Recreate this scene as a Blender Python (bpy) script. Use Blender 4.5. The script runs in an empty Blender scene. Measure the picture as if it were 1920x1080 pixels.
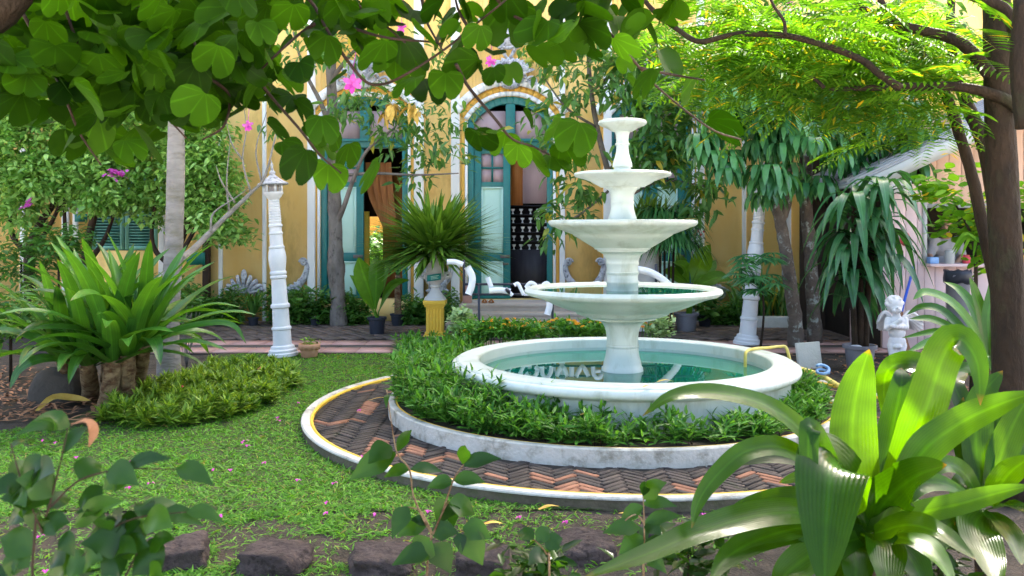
import bpy, bmesh, math, random
import numpy as np
from mathutils import Vector, Matrix, Euler, noise as mnoise

random.seed(7)
rng = np.random.default_rng(7)
R = math.radians
scene = bpy.context.scene

# ---------------------------------------------------------------- camera
F, EYE, HZ = 1612.0, 1.45, 430.0          # focal length in photo pixels, eye height, horizon row
cam_d = bpy.data.cameras.new('camera')
cam = bpy.data.objects.new('camera', cam_d)
scene.collection.objects.link(cam)
cam.location = (0, 0, EYE)
cam.rotation_euler = (R(90), 0, 0)
cam_d.sensor_width = 36
cam_d.lens = 36 * F / 1920
cam_d.shift_y = -(540 - HZ) / 1920
cam_d.clip_start = 0.05
cam_d.clip_end = 2000
cam_d.dof.use_dof = True
cam_d.dof.focus_distance = 6.4
cam_d.dof.aperture_fstop = 8.0
scene.camera = cam

# ---------------------------------------------------------------- sky, sun, exposure
SUN_EL, SUN_AZ = R(42), R(27)             # azimuth from +Y towards +X: behind the building, to the right
world = bpy.data.worlds.new('World')
scene.world = world
world.use_nodes = True
nt = world.node_tree
nt.nodes.clear()
wo = nt.nodes.new('ShaderNodeOutputWorld')
bg = nt.nodes.new('ShaderNodeBackground')
sky = nt.nodes.new('ShaderNodeTexSky')
sky.sky_type = 'NISHITA'
sky.sun_disc = False
sky.sun_elevation = SUN_EL
sky.sun_rotation = SUN_AZ
sky.air_density = 1.0
sky.dust_density = 7.0
sky.ozone_density = 0.3
bg.inputs['Strength'].default_value = 0.15
nt.links.new(sky.outputs[0], bg.inputs[0])
nt.links.new(bg.outputs[0], wo.inputs[0])
sun_d = bpy.data.lights.new('sun', 'SUN')
sun_d.energy = 4.2
sun_d.angle = R(0.5)
sun_d.color = (1.0, 0.93, 0.80)
sun = bpy.data.objects.new('sun', sun_d)
scene.collection.objects.link(sun)
sdir = Vector((math.sin(SUN_AZ) * math.cos(SUN_EL), math.cos(SUN_AZ) * math.cos(SUN_EL), math.sin(SUN_EL)))
sun.rotation_euler = sdir.to_track_quat('Z', 'Y').to_euler()
sun.location = sdir * 40
vs = scene.view_settings
vs.view_transform = 'Standard'
vs.look = 'None'
vs.gamma = 1
vs.exposure = 2.9
vs.use_curve_mapping = False
scene.cycles.max_bounces = 8
scene.cycles.diffuse_bounces = 4
scene.cycles.transparent_max_bounces = 8

# ---------------------------------------------------------------- helpers
COL = scene.collection
def P(px, py, Y):
    return Vector(((px - 960) / F * Y, Y, EYE - (py - HZ) / F * Y))
def G(px, py, z=0.0):
    Y = F * (EYE - z) / (py - HZ)
    return Vector(((px - 960) / F * Y, Y, z))

def cr(pts, n):
    """Catmull-Rom resample of 3-D points"""
    p = np.array([tuple(q) for q in pts], float)
    if len(p) == 2:
        t = np.linspace(0, 1, n)[:, None]
        return p[0] * (1 - t) + p[1] * t
    p = np.vstack([2 * p[0] - p[1], p, 2 * p[-1] - p[-2]])
    m = len(p) - 3
    out = []
    for u in np.linspace(0, m, n):
        i = min(int(u), m - 1); t = u - i
        a, b, c, d = p[i], p[i + 1], p[i + 2], p[i + 3]
        out.append(0.5 * (2 * b + (c - a) * t + (2 * a - 5 * b + 4 * c - d) * t * t + (3 * b - a - 3 * c + d) * t ** 3))
    return np.array(out)

def rootloc(o):
    while o.parent is not None:
        o = o.parent
    return np.array(o.location)

class MB:
    def __init__(s):
        s.v = []; s.f = []; s.n = 0; s.uv = []; s.has_uv = False
    def add(s, verts, faces, uv=None):
        verts = np.asarray(verts, float).reshape(-1, 3)
        s.v.append(verts)
        o = s.n
        s.f.extend([tuple(i + o for i in f) for f in faces])
        s.n += len(verts)
        if uv is not None:
            s.has_uv = True
            s.uv.append(np.asarray(uv, float))
        else:
            s.uv.append(np.zeros((len(verts), 3)))
        return s
    def box(s, x0, x1, y0, y1, z0, z1, rz=0, c=None, bev=0):
        v = np.array([(x, y, z) for x in (x0, x1) for y in (y0, y1) for z in (z0, z1)], float)
        f = [(0, 1, 3, 2), (4, 6, 7, 5), (0, 4, 5, 1), (2, 3, 7, 6), (0, 2, 6, 4), (1, 5, 7, 3)]
        if rz:
            c = np.array(c if c is not None else ((x0 + x1) / 2, (y0 + y1) / 2, 0))
            ca, sa = math.cos(rz), math.sin(rz)
            d = v - c
            v = np.stack([d[:, 0] * ca - d[:, 1] * sa, d[:, 0] * sa + d[:, 1] * ca, d[:, 2]], 1) + c
        return s.add(v, f)
    def lathe(s, prof, c=(0, 0, 0), n=48, close=False, sc=(1, 1)):
        prof = list(prof)
        m = len(prof)
        a = np.linspace(0, 2 * math.pi, n, endpoint=False)
        v = np.array([(c[0] + r * math.cos(t) * sc[0], c[1] + r * math.sin(t) * sc[1], c[2] + z) for r, z in prof for t in a])
        f = []
        for i in range(m if close else m - 1):
            j = (i + 1) % m
            for k in range(n):
                l = (k + 1) % n
                f.append((i * n + k, i * n + l, j * n + l, j * n + k))
        if not close:
            if prof[0][0] > 1e-4: f.append(tuple(range(n - 1, -1, -1)))
            if prof[-1][0] > 1e-4: f.append(tuple((m - 1) * n + k for k in range(n)))
        return s.add(v, f)
    def tube(s, pts, rad, n=8, seg=None, wob=0.0):
        p = cr(pts, seg) if seg else np.array([tuple(q) for q in pts], float)
        m = len(p)
        if np.isscalar(rad): rad = [rad] * m
        else:
            rad = np.interp(np.linspace(0, 1, m), np.linspace(0, 1, len(rad)), rad)
        t = np.gradient(p, axis=0)
        t /= np.linalg.norm(t, axis=1)[:, None] + 1e-9
        u = np.cross(t[0], (0.3, 0.9, 0.2)); u /= np.linalg.norm(u) + 1e-9
        vs_ = []
        for i in range(m):
            u = u - t[i] * np.dot(u, t[i]); u /= np.linalg.norm(u) + 1e-9
            w = np.cross(t[i], u)
            for k in range(n):
                a = 2 * math.pi * k / n
                rr = rad[i] * (1 + wob * (random.random() - .5) * 2)
                vs_.append(p[i] + rr * (math.cos(a) * u + math.sin(a) * w))
        f = []
        for i in range(m - 1):
            for k in range(n):
                l = (k + 1) % n
                f.append((i * n + k, i * n + l, (i + 1) * n + l, (i + 1) * n + k))
        f.append(tuple(range(n - 1, -1, -1))); f.append(tuple((m - 1) * n + k for k in range(n)))
        return s.add(vs_, f)
    def extrude(s, poly, y0, y1):
        """poly: list of (x, z); extruded along y"""
        n = len(poly)
        v = [(x, y0, z) for x, z in poly] + [(x, y1, z) for x, z in poly]
        f = [tuple(range(n)), tuple(range(2 * n - 1, n - 1, -1))]
        for i in range(n):
            j = (i + 1) % n
            f.append((i, i + n, j + n, j))
        return s.add(v, f)
    def ribbon(s, pts, w, seg=14, nrm=(0, -.75, .66), fold=.22, side=None, prof=None, across=3, twist=0.0, wave=0.0, thick=0):
        p = cr(pts, seg)
        t = np.gradient(p, axis=0); t /= np.linalg.norm(t, axis=1)[:, None] + 1e-9
        nrm = np.array(nrm, float)
        vs_, uv = [], []
        ph = random.random() * 6
        prev = None
        for i in range(seg):
            q = i / (seg - 1)
            if side is not None:
                sd = np.array(side, float)
                sd = sd - t[i] * np.dot(sd, t[i])
            else:
                sd = np.cross(t[i], nrm)
            if np.linalg.norm(sd) < 1e-3: sd = prev if prev is not None else np.array((1., 0, 0))
            sd = sd / (np.linalg.norm(sd) + 1e-9)
            if prev is not None and np.dot(sd, prev) < 0: sd = -sd
            prev = sd
            nn = np.cross(sd, t[i])
            tw = twist * q
            s2 = sd * math.cos(tw) + nn * math.sin(tw); n2 = np.cross(s2, t[i])
            if n2[2] < 0: n2 = -n2
            if prof is None:
                ww = w * (min(1, (0.45 + 1.9 * q)) * (1 - q ** 3.2) ** .8)
            else:
                ww = w * np.interp(q, np.linspace(0, 1, len(prof)), prof)
            ww = max(ww, .0008)
            for k in range(across):
                c = -1 + 2 * k / (across - 1)
                lift = fold * abs(c) ** 1.3 * ww + wave * ww * math.sin(q * 17 + ph + (2 if c > 0 else 0)) * abs(c)
                vs_.append(p[i] + s2 * c * ww + n2 * lift)
                uv.append((c * .5 + .5, q, 0))
        f = []
        for i in range(seg - 1):
            for k in range(across - 1):
                a = i * across + k
                f.append((a, a + 1, a + across + 1, a + across))
        return s.add(vs_, f, uv)
    def blob(s, c, r, n=10, rot=None):
        m = max(5, n // 2 + 1)
        v = [(0, 0, 1)]
        for i in range(1, m):
            th = math.pi * i / m
            for k in range(n):
                a = 2 * math.pi * k / n
                v.append((math.sin(th) * math.cos(a), math.sin(th) * math.sin(a), math.cos(th)))
        v.append((0, 0, -1))
        v = np.array(v) * np.array(r)
        if rot is not None: v = v @ np.array(rot.to_3x3()).T
        v = v + np.array(c)
        f = [(0, 1 + k, 1 + (k + 1) % n) for k in range(n)]
        for i in range(m - 2):
            for k in range(n):
                a = 1 + i * n + k; b = 1 + i * n + (k + 1) % n
                f.append((a, a + n, b + n, b))
        l = len(v) - 1
        f += [(l, 1 + (m - 2) * n + (k + 1) % n, 1 + (m - 2) * n + k) for k in range(n)]
        return s.add(v, f)
    def scatter(s, proto, mats):
        pv, pf = proto
        pv = np.asarray(pv, float); mats = np.asarray(mats, float)
        if len(mats) == 0: return s
        out = np.einsum('mij,nj->mni', mats[:, :3, :3], pv) + mats[:, None, :3, 3]
        k = len(pv)
        o = s.n
        s.v.append(out.reshape(-1, 3)); s.uv.append(np.zeros((len(mats) * k, 3)))
        s.n += len(mats) * k
        for i in range(len(mats)):
            b = o + i * k
            s.f.extend([tuple(j + b for j in f) for f in pf])
        return s
    def build(s, name, mat, parent=None, smooth=True, angle=None, kind=None, bevel=0):
        me = bpy.data.meshes.new(name)
        v = np.vstack(s.v) if s.v else np.zeros((0, 3))
        if parent is not None: v = v - rootloc(parent)
        nl = [len(f) for f in s.f]
        me.vertices.add(len(v)); me.vertices.foreach_set('co', v.ravel())
        tot = sum(nl)
        me.loops.add(tot); me.polygons.add(len(s.f))
        li = np.fromiter((i for f in s.f for i in f), dtype=np.int32, count=tot)
        me.loops.foreach_set('vertex_index', li)
        st = np.concatenate([[0], np.cumsum(nl)[:-1]]).astype(np.int32)
        me.polygons.foreach_set('loop_start', st)
        me.polygons.foreach_set('loop_total', np.array(nl, np.int32))
        me.update(calc_edges=True)
        if s.has_uv:
            a = me.attributes.new('luv', 'FLOAT_VECTOR', 'POINT')
            a.data.foreach_set('vector', np.vstack(s.uv).ravel())
        if smooth:
            me.polygons.foreach_set('use_smooth', np.ones(len(s.f), bool))
        me.materials.append(M[mat] if isinstance(mat, str) else mat)
        o = bpy.data.objects.new(name, me)
        COL.objects.link(o)
        if parent is not None: o.parent = parent
        if smooth and angle:
            me.update()
            try: me.set_sharp_from_angle(angle=R(angle))
            except Exception: pass
        if bevel:
            b = o.modifiers.new('bevel', 'BEVEL'); b.width = bevel; b.segments = 2; b.limit_method = 'ANGLE'; b.angle_limit = R(50)
        if kind: o['kind'] = kind
        return o

def thing(name, label, cat, loc, group=None):
    o = bpy.data.objects.new(name, None)
    COL.objects.link(o)
    o.empty_display_size = .1
    o.location = loc
    o['label'] = label; o['category'] = cat
    if group: o['group'] = group
    return o
def tag(o, label, cat, group=None):
    o['label'] = label; o['category'] = cat
    if group: o['group'] = group
    return o
def struct(o):
    o['kind'] = 'structure'; return o
def remesh(name, mb, voxel, mat, parent=None, smooth_it=2):
    """fuse overlapping blobs into one continuous skin"""
    o = mb.build(name + '_tmp', mat, None)
    md = o.modifiers.new('r', 'REMESH'); md.mode = 'VOXEL'; md.voxel_size = voxel
    ms = o.modifiers.new('s', 'SMOOTH'); ms.iterations = smooth_it; ms.factor = .5
    dg = bpy.context.evaluated_depsgraph_get(); dg.update()
    me = bpy.data.meshes.new_from_object(o.evaluated_get(dg))
    bpy.data.objects.remove(o)
    if parent is not None: me.transform(Matrix.Translation(-Vector(rootloc(parent))))
    me.polygons.foreach_set('use_smooth', np.ones(len(me.polygons), bool))
    me.materials.clear(); me.materials.append(M[mat])
    me.name = name
    o2 = bpy.data.objects.new(name, me); COL.objects.link(o2)
    if parent is not None: o2.parent = parent
    return o2

# ---------------------------------------------------------------- materials
M = {}
def newmat(name):
    m = bpy.data.materials.new(name); m.use_nodes = True
    t = m.node_tree
    M[name] = m
    return m, t, t.nodes['Principled BSDF']
def nd(t, typ, **kw):
    n = t.nodes.new(typ)
    for k, v in kw.items():
        if k in n.inputs: n.inputs[k].default_value = v
        else: setattr(n, k, v)
    return n
def c4(c): return (c[0], c[1], c[2], 1)
def ramp(t, fac, stops):
    r = t.nodes.new('ShaderNodeValToRGB')
    e = r.color_ramp.elements
    while len(e) > 1: e.remove(e[-1])
    e[0].position = stops[0][0]; e[0].color = c4(stops[0][1])
    for p, c in stops[1:]:
        x = e.new(p); x.color = c4(c)
    t.links.new(fac, r.inputs[0])
    return r.outputs[0]
def objcoord(t, scale=None):
    g = t.nodes.new('ShaderNodeNewGeometry')
    if scale is None: return g.outputs['Position']
    mp = t.nodes.new('ShaderNodeMapping'); mp.inputs['Scale'].default_value = scale
    t.links.new(g.outputs['Position'], mp.inputs[0])
    return mp.outputs[0]
def surf(name, c1, c2, scale=3.0, rough=.7, detail=6, bump=.2, bscale=30, stops=None, spec=.3, stretch=None, c3=None, s3=1.2, t3=(.55, .75), metal=0, rnd=0.0):
    """general surface: two-tone noise, a sparse third tone (dirt), bump; rnd = per-object value jitter"""
    m, t, b = newmat(name)
    co = objcoord(t, stretch) if stretch else objcoord(t)
    n1 = nd(t, 'ShaderNodeTexNoise', Scale=scale, Detail=detail, Roughness=.6)
    t.links.new(co, n1.inputs['Vector'])
    col = ramp(t, n1.outputs[0], [(.3, c1), (.7, c2)])
    if c3:
        n3 = nd(t, 'ShaderNodeTexNoise', Scale=s3, Detail=8, Roughness=.68)
        t.links.new(co, n3.inputs['Vector'])
        mr = nd(t, 'ShaderNodeMapRange'); mr.inputs[1].default_value = t3[0]; mr.inputs[2].default_value = t3[1]
        t.links.new(n3.outputs[0], mr.inputs[0])
        mx = nd(t, 'ShaderNodeMixRGB'); mx.inputs[2].default_value = c4(c3)
        t.links.new(mr.outputs[0], mx.inputs[0]); t.links.new(col, mx.inputs[1]); col = mx.outputs[0]
    if rnd:
        oi = t.nodes.new('ShaderNodeObjectInfo')
        ge = t.nodes.new('ShaderNodeNewGeometry')
        ad = nd(t, 'ShaderNodeMath', operation='ADD'); t.links.new(oi.outputs['Random'], ad.inputs[0]); t.links.new(ge.outputs['Random Per Island'], ad.inputs[1])
        fr = nd(t, 'ShaderNodeMath', operation='FRACT'); t.links.new(ad.outputs[0], fr.inputs[0])
        mr2 = nd(t, 'ShaderNodeMapRange'); mr2.inputs[3].default_value = 1 - rnd; mr2.inputs[4].default_value = 1 + rnd
        t.links.new(fr.outputs[0], mr2.inputs[0])
        hs = nd(t, 'ShaderNodeHueSaturation'); t.links.new(col, hs.inputs['Color']); t.links.new(mr2.outputs[0], hs.inputs['Value']); col = hs.outputs[0]
    t.links.new(col, b.inputs['Base Color'])
    b.inputs['Roughness'].default_value = rough
    b.inputs['Specular IOR Level'].default_value = spec
    b.inputs['Metallic'].default_value = metal
    if bump:
        n2 = nd(t, 'ShaderNodeTexNoise', Scale=bscale, Detail=5)
        t.links.new(co, n2.inputs['Vector'])
        bp = nd(t, 'ShaderNodeBump', Strength=bump, Distance=.02)
        t.links.new(n2.outputs[0], bp.inputs['Height']); t.links.new(bp.outputs[0], b.inputs['Normal'])
    return m
def leafm(name, ca, cb, trans=None, tf=.4, rough=.38, spec=.4, vein=0, cc=None, palmate=False):
    """leaf: colour varies from leaf to leaf; light passes through"""
    m, t, b = newmat(name)
    oi = t.nodes.new('ShaderNodeObjectInfo'); ge = t.nodes.new('ShaderNodeNewGeometry')
    ad = nd(t, 'ShaderNodeMath', operation='ADD'); t.links.new(oi.outputs['Random'], ad.inputs[0]); t.links.new(ge.outputs['Random Per Island'], ad.inputs[1])
    fr = nd(t, 'ShaderNodeMath', operation='FRACT'); t.links.new(ad.outputs[0], fr.inputs[0])
    ca = tuple(x * .74 for x in ca); cb = tuple(x * .78 for x in cb)
    st = [(0, ca), (.85, cb)]
    if cc: st += [(.93, cb), (.99, cc)]
    col = ramp(t, fr.outputs[0], st)
    n1 = nd(t, 'ShaderNodeTexNoise', Scale=14, Detail=4); t.links.new(objcoord(t), n1.inputs['Vector'])
    mr = nd(t, 'ShaderNodeMapRange'); mr.inputs[3].default_value = .72; mr.inputs[4].default_value = 1.28
    t.links.new(n1.outputs[0], mr.inputs[0])
    hs = nd(t, 'ShaderNodeHueSaturation'); t.links.new(col, hs.inputs['Color']); t.links.new(mr.outputs[0], hs.inputs['Value']); col = hs.outputs[0]
    if palmate:
        # veins fanning out from the leaf base, in the leaf's own coordinates
        tc = t.nodes.new('ShaderNodeTexCoord'); sx = nd(t, 'ShaderNodeSeparateXYZ'); t.links.new(tc.outputs['Object'], sx.inputs[0])
        xo = nd(t, 'ShaderNodeMath', operation='ADD'); xo.inputs[1].default_value = .02; t.links.new(sx.outputs[0], xo.inputs[0])
        an = nd(t, 'ShaderNodeMath', operation='ARCTAN2'); t.links.new(sx.outputs[1], an.inputs[0]); t.links.new(xo.outputs[0], an.inputs[1])
        mu = nd(t, 'ShaderNodeMath', operation='MULTIPLY'); mu.inputs[1].default_value = 5.5; t.links.new(an.outputs[0], mu.inputs[0])
        co_ = nd(t, 'ShaderNodeMath', operation='COSINE'); t.links.new(mu.outputs[0], co_.inputs[0])
        ab_ = nd(t, 'ShaderNodeMath', operation='ABSOLUTE'); t.links.new(co_.outputs[0], ab_.inputs[0])
        mr_ = nd(t, 'ShaderNodeMapRange'); mr_.inputs[1].default_value = .965; mr_.inputs[2].default_value = 1; mr_.inputs[3].default_value = 1; mr_.inputs[4].default_value = 1.5
        t.links.new(ab_.outputs[0], mr_.inputs[0])
        hp = nd(t, 'ShaderNodeHueSaturation'); t.links.new(col, hp.inputs['Color']); t.links.new(mr_.outputs[0], hp.inputs['Value']); col = hp.outputs[0]
    if vein:
        at = nd(t, 'ShaderNodeAttribute', attribute_name='luv')
        sp = nd(t, 'ShaderNodeSeparateXYZ'); t.links.new(at.outputs['Vector'], sp.inputs[0])
        ma = nd(t, 'ShaderNodeMath', operation='MULTIPLY'); ma.inputs[1].default_value = vein; t.links.new(sp.outputs[0], ma.inputs[0])
        si = nd(t, 'ShaderNodeMath', operation='SINE'); t.links.new(ma.outputs[0], si.inputs[0])
        bp = nd(t, 'ShaderNodeBump', Strength=.12, Distance=.003)
        t.links.new(si.outputs[0], bp.inputs['Height']); t.links.new(bp.outputs[0], b.inputs['Normal'])
        m2 = nd(t, 'ShaderNodeMapRange'); m2.inputs[1].default_value = -1; m2.inputs[3].default_value = .92; m2.inputs[4].default_value = 1.05
        t.links.new(si.outputs[0], m2.inputs[0])
        h2 = nd(t, 'ShaderNodeHueSaturation'); t.links.new(col, h2.inputs['Color']); t.links.new(m2.outputs[0], h2.inputs['Value']); col = h2.outputs[0]
        # pale midrib
        d = nd(t, 'ShaderNodeMath', operation='SUBTRACT'); d.inputs[1].default_value = .5; t.links.new(sp.outputs[0], d.inputs[0])
        ab = nd(t, 'ShaderNodeMath', operation='ABSOLUTE'); t.links.new(d.outputs[0], ab.inputs[0])
        lt = nd(t, 'ShaderNodeMapRange'); lt.inputs[1].default_value = .03; lt.inputs[2].default_value = .07; lt.inputs[3].default_value = 1.35; lt.inputs[4].default_value = 1
        t.links.new(ab.outputs[0], lt.inputs[0])
        h3 = nd(t, 'ShaderNodeHueSaturation'); t.links.new(col, h3.inputs['Color']); t.links.new(lt.outputs[0], h3.inputs['Value']); col = h3.outputs[0]
    if vein:
        # withered brown tip
        tp = nd(t, 'ShaderNodeMapRange'); tp.inputs[1].default_value = .955; tp.inputs[2].default_value = .998; tp.inputs[4].default_value = .7
        t.links.new(sp.outputs[1], tp.inputs[0])
        mt = nd(t, 'ShaderNodeMixRGB'); mt.inputs[2].default_value = (.10, .062, .018, 1)
        t.links.new(tp.outputs[0], mt.inputs[0]); t.links.new(col, mt.inputs[1]); col = mt.outputs[0]
    t.links.new(col, b.inputs['Base Color'])
    b.inputs['Roughness'].default_value = rough
    b.inputs['Specular IOR Level'].default_value = spec
    tr = t.nodes.new('ShaderNodeBsdfTranslucent')
    tm = nd(t, 'ShaderNodeMixRGB', blend_type='MULTIPLY'); tm.inputs[0].default_value = 1
    tm.inputs[2].default_value = c4(trans or (2.0, 1.6, .6))
    t.links.new(col, tm.inputs[1]); t.links.new(tm.outputs[0], tr.inputs[0])
    mx = t.nodes.new('ShaderNodeMixShader'); mx.inputs[0].default_value = tf
    t.links.new(b.outputs[0], mx.inputs[1]); t.links.new(tr.outputs[0], mx.inputs[2])
    t.links.new(mx.outputs[0], t.nodes['Material Output'].inputs[0])
    return m

surf('pale_bounce_ground', (.60, .55, .47), (.68, .62, .53), 2, .95, bump=.3, bscale=40)  # kept pale to throw sunlight back from behind the camera
surf('soil', (.03, .024, .018), (.085, .066, .05), 9, .95, bump=1.0, bscale=70, c3=(.13, .095, .06), s3=26, t3=(.62, .7))
surf('lawn_soil', (.03, .045, .012), (.075, .085, .03), 8, .95, bump=.8, bscale=70)
surf('white_paint', (.57, .635, .61), (.50, .57, .545), 4, .42, bump=.08, bscale=22, c3=(.30, .34, .27), s3=5, t3=(.50, .76), spec=.5, stretch=(1, 1, .3))
surf('white_kerb', (.56, .54, .50), (.44, .43, .39), 7, .6, bump=.35, bscale=45, c3=(.20, .185, .14), s3=8, t3=(.50, .70))
surf('yellow_paint', (.80, .52, .06), (.72, .44, .05), 9, .55, bump=.2, bscale=50, c3=(.45, .30, .09), s3=14, t3=(.6, .8))
surf('white_post', (.66, .67, .69), (.58, .59, .62), 6, .5, bump=.12, bscale=40, c3=(.45, .46, .46), s3=5, t3=(.62, .82))
surf('white_trim', (.88, .88, .88), (.78, .79, .81), 5, .6, bump=.15, bscale=30, c3=(.40, .40, .42), s3=4, t3=(.62, .8), stretch=(1, 1, .3))
surf('stucco_grey', (.62, .63, .67), (.30, .31, .35), 14, .8, bump=.5, bscale=40, c3=(.07, .07, .09), s3=22, t3=(.5, .66))
surf('yellow_wall', (.93, .58, .15), (.95, .72, .33), .9, .85, bump=.35, bscale=18, c3=(.52, .31, .10), s3=1.6, t3=(.55, .80), stretch=(1, 1, .42), spec=.1)
surf('ochre_paint', (.80, .46, .09), (.72, .40, .08), 4, .7, bump=.1, bscale=20)
surf('teal_paint', (.005, .15, .15), (.009, .19, .185), 6, .4, bump=.08, bscale=40, c3=(.03, .13, .13), s3=6, t3=(.6, .8), spec=.5)
surf('mint_paint', (.50, .76, .66), (.57, .81, .71), 4, .45, bump=.06, bscale=30, spec=.4)
surf('shutter_paint', (.16, .42, .34), (.22, .50, .42), 4, .5, bump=.1, bscale=30)
surf('pink_curtain', (.46, .33, .36), (.52, .39, .42), 4, .9, bump=.2, bscale=12, stretch=(3, 1, .2))
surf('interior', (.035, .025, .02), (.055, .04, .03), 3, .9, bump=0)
surf('dark_wood', (.022, .02, .026), (.04, .036, .042), 5, .5, bump=.1, stretch=(4, 4, .5))
surf('brown_wood', (.36, .12, .035), (.52, .21, .06), 5, .5, bump=.15, stretch=(8, 8, .4))
surf('stone_step', (.42, .36, .32), (.54, .47, .42), 5, .75, bump=.25, bscale=40, c3=(.22, .18, .15), s3=5, t3=(.58, .8))
surf('pink_tile', (.40, .22, .19), (.50, .30, .26), 6, .7, bump=.15, bscale=40, c3=(.28, .17, .14), s3=8, t3=(.6, .8), rnd=.1)
surf('dark_tile', (.065, .055, .05), (.10, .085, .075), 6, .8, bump=.2, bscale=40)
surf('paver', (.11, .082, .07), (.18, .135, .115), 4, .8, bump=.3, bscale=60, c3=(.055, .045, .04), s3=2.3, t3=(.5, .72), rnd=.22)
surf('brick_dark', (.034, .028, .026), (.072, .058, .052), 11, .8, bump=.5, bscale=90, c3=(.03, .04, .018), s3=7, t3=(.6, .76), rnd=.3)
surf('brick_red', (.22, .098, .058), (.31, .15, .095), 11, .8, bump=.45, bscale=90, c3=(.2, .12, .085), s3=8, t3=(.58, .8), rnd=.22)
surf('mortar', (.022, .018, .015), (.04, .033, .027), 20, .95, bump=.5, bscale=90)
surf('black_plastic', (.018, .022, .035), (.03, .035, .05), 4, .45, bump=.03)
surf('grey_plastic', (.15, .15, .18), (.20, .20, .23), 4, .5, bump=.05)
surf('terracotta', (.42, .20, .11), (.54, .29, .17), 9, .8, bump=.25, bscale=50, c3=(.5, .42, .34), s3=8, t3=(.6, .8))
surf('black_metal', (.02, .022, .035), (.035, .037, .055), 8, .4, bump=.05)
surf('sign_white', (.76, .76, .82), (.84, .84, .88), 3, .5, bump=.03)
surf('bark_grey', (.11, .095, .085), (.22, .195, .18), 7, .9, bump=1.0, bscale=24, c3=(.04, .034, .028), s3=9, t3=(.55, .7), stretch=(1, 1, .55))
surf('bark_pale', (.19, .175, .16), (.29, .27, .255), 5, .85, bump=.6, bscale=26, c3=(.13, .12, .08), s3=4, t3=(.48, .72), stretch=(.6, .6, 2.4))
surf('bark_brown', (.013, .008, .0045), (.032, .019, .010), 9, .85, bump=1.0, bscale=35, c3=(.03, .034, .014), s3=6, t3=(.55, .75), stretch=(1, 1, .45))
surf('bark_dark', (.022, .012, .008), (.045, .024, .015), 9, .7, bump=.3, bscale=50)
surf('bark_lichen', (.075, .06, .05), (.15, .12, .10), 8, .9, bump=1.0, bscale=26, c3=(.30, .33, .31), s3=9, t3=(.55, .64))
surf('bark_trunklet', (.14, .10, .055), (.26, .19, .11), 8, .9, bump=1.0, bscale=22, c3=(.075, .035, .016), s3=11, t3=(.45, .62), stretch=(1, 1, 1.8))
surf('laterite', (.035, .025, .023), (.085, .062, .057), 10, .95, bump=1.0, bscale=34, c3=(.03, .022, .02), s3=28, t3=(.53, .6))
surf('boulder', (.045, .038, .032), (.075, .064, .054), 4, .9, bump=.5, bscale=30)
surf('statue_white', (.52, .53, .58), (.62, .63, .68), 7, .6, bump=.15, bscale=60, c3=(.36, .37, .42), s3=9, t3=(.58, .76))
surf('pink_wall', (.62, .47, .47), (.68, .53, .53), 2.5, .7, bump=.05, c3=(.5, .37, .36), s3=2, t3=(.6, .85), rnd=.05)
surf('tan_wall', (.55, .36, .27), (.60, .41, .31), 2.5, .75, bump=.05)
surf('roof_metal', (.28, .29, .32), (.36, .37, .40), 3, .45, bump=.08, c3=(.3, .29, .28), s3=3, t3=(.58, .8), stretch=(1, .3, 1))
surf('fascia', (.44, .45, .45), (.38, .39, .38), 3, .6, bump=.08, c3=(.38, .40, .36), s3=4, t3=(.58, .8))
surf('concrete', (.50, .49, .45), (.60, .58, .54), 8, .85, bump=.3, bscale=60)
surf('stained_concrete', (.07, .058, .04), (.14, .115, .08), 8, .9, bump=.4, bscale=50, c3=(.08, .085, .04), s3=7, t3=(.5, .7))
surf('hose_yellow', (.66, .52, .10), (.72, .60, .20), 8, .5, bump=.05)
surf('hose_blue', (.16, .32, .62), (.25, .42, .70), 8, .4, bump=.02)
surf('blue_plastic', (.02, .08, .50), (.03, .11, .60), 8, .35, bump=.02)
surf('red_plastic', (.55, .05, .08), (.6, .08, .1), 8, .4, bump=.02)
surf('skin', (.36, .20, .13), (.40, .23, .15), 8, .55, bump=.02)
surf('hair', (.012, .01, .01), (.02, .016, .014), 30, .5, bump=.2)
surf('shirt', (.30, .29, .30), (.36, .35, .36), 12, .9, bump=.25, bscale=18)
surf('magenta', (.48, .03, .30), (.58, .08, .42), 30, .6, bump=0)
surf('orange_petal', (.85, .33, .01), (.90, .48, .02), 40, .6, bump=.3, bscale=120)
surf('dry_leaf', (.52, .32, .05), (.62, .42, .10), 20, .7, bump=.2, rnd=.25)
surf('brown_litter', (.20, .09, .045), (.34, .17, .09), 20, .8, bump=.2, rnd=.4)
surf('teal_tag', (.02, .26, .25), (.03, .32, .30), 10, .5, bump=0)
surf('sign_green', (.01, .16, .13), (.02, .2, .16), 10, .5, bump=0)
# water: murky green, mirror-smooth
m, t, b = newmat('water')
b.inputs['Base Color'].default_value = (.004, .155, .10, 1); b.inputs['Roughness'].default_value = .015
b.inputs['IOR'].default_value = 1.36; b.inputs['Specular IOR Level'].default_value = .5
n_ = nd(t, 'ShaderNodeTexNoise', Scale=5, Detail=2); bp_ = nd(t, 'ShaderNodeBump', Strength=.018, Distance=.02)
t.links.new(objcoord(t), n_.inputs['Vector']); t.links.new(n_.outputs[0], bp_.inputs['Height']); t.links.new(bp_.outputs[0], b.inputs['Normal'])
surf('pool_inside', (.40, .52, .50), (.50, .60, .58), 4, .5, bump=.05, c3=(.22, .30, .25), s3=4, t3=(.58, .8))
# window glass
m, t, b = newmat('glass')
b.inputs['Base Color'].default_value = (.5, .45, .5, 1); b.inputs['Roughness'].default_value = .05; b.inputs['Transmission Weight'].default_value = .85
b.inputs['IOR'].default_value = 1.45
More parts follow.
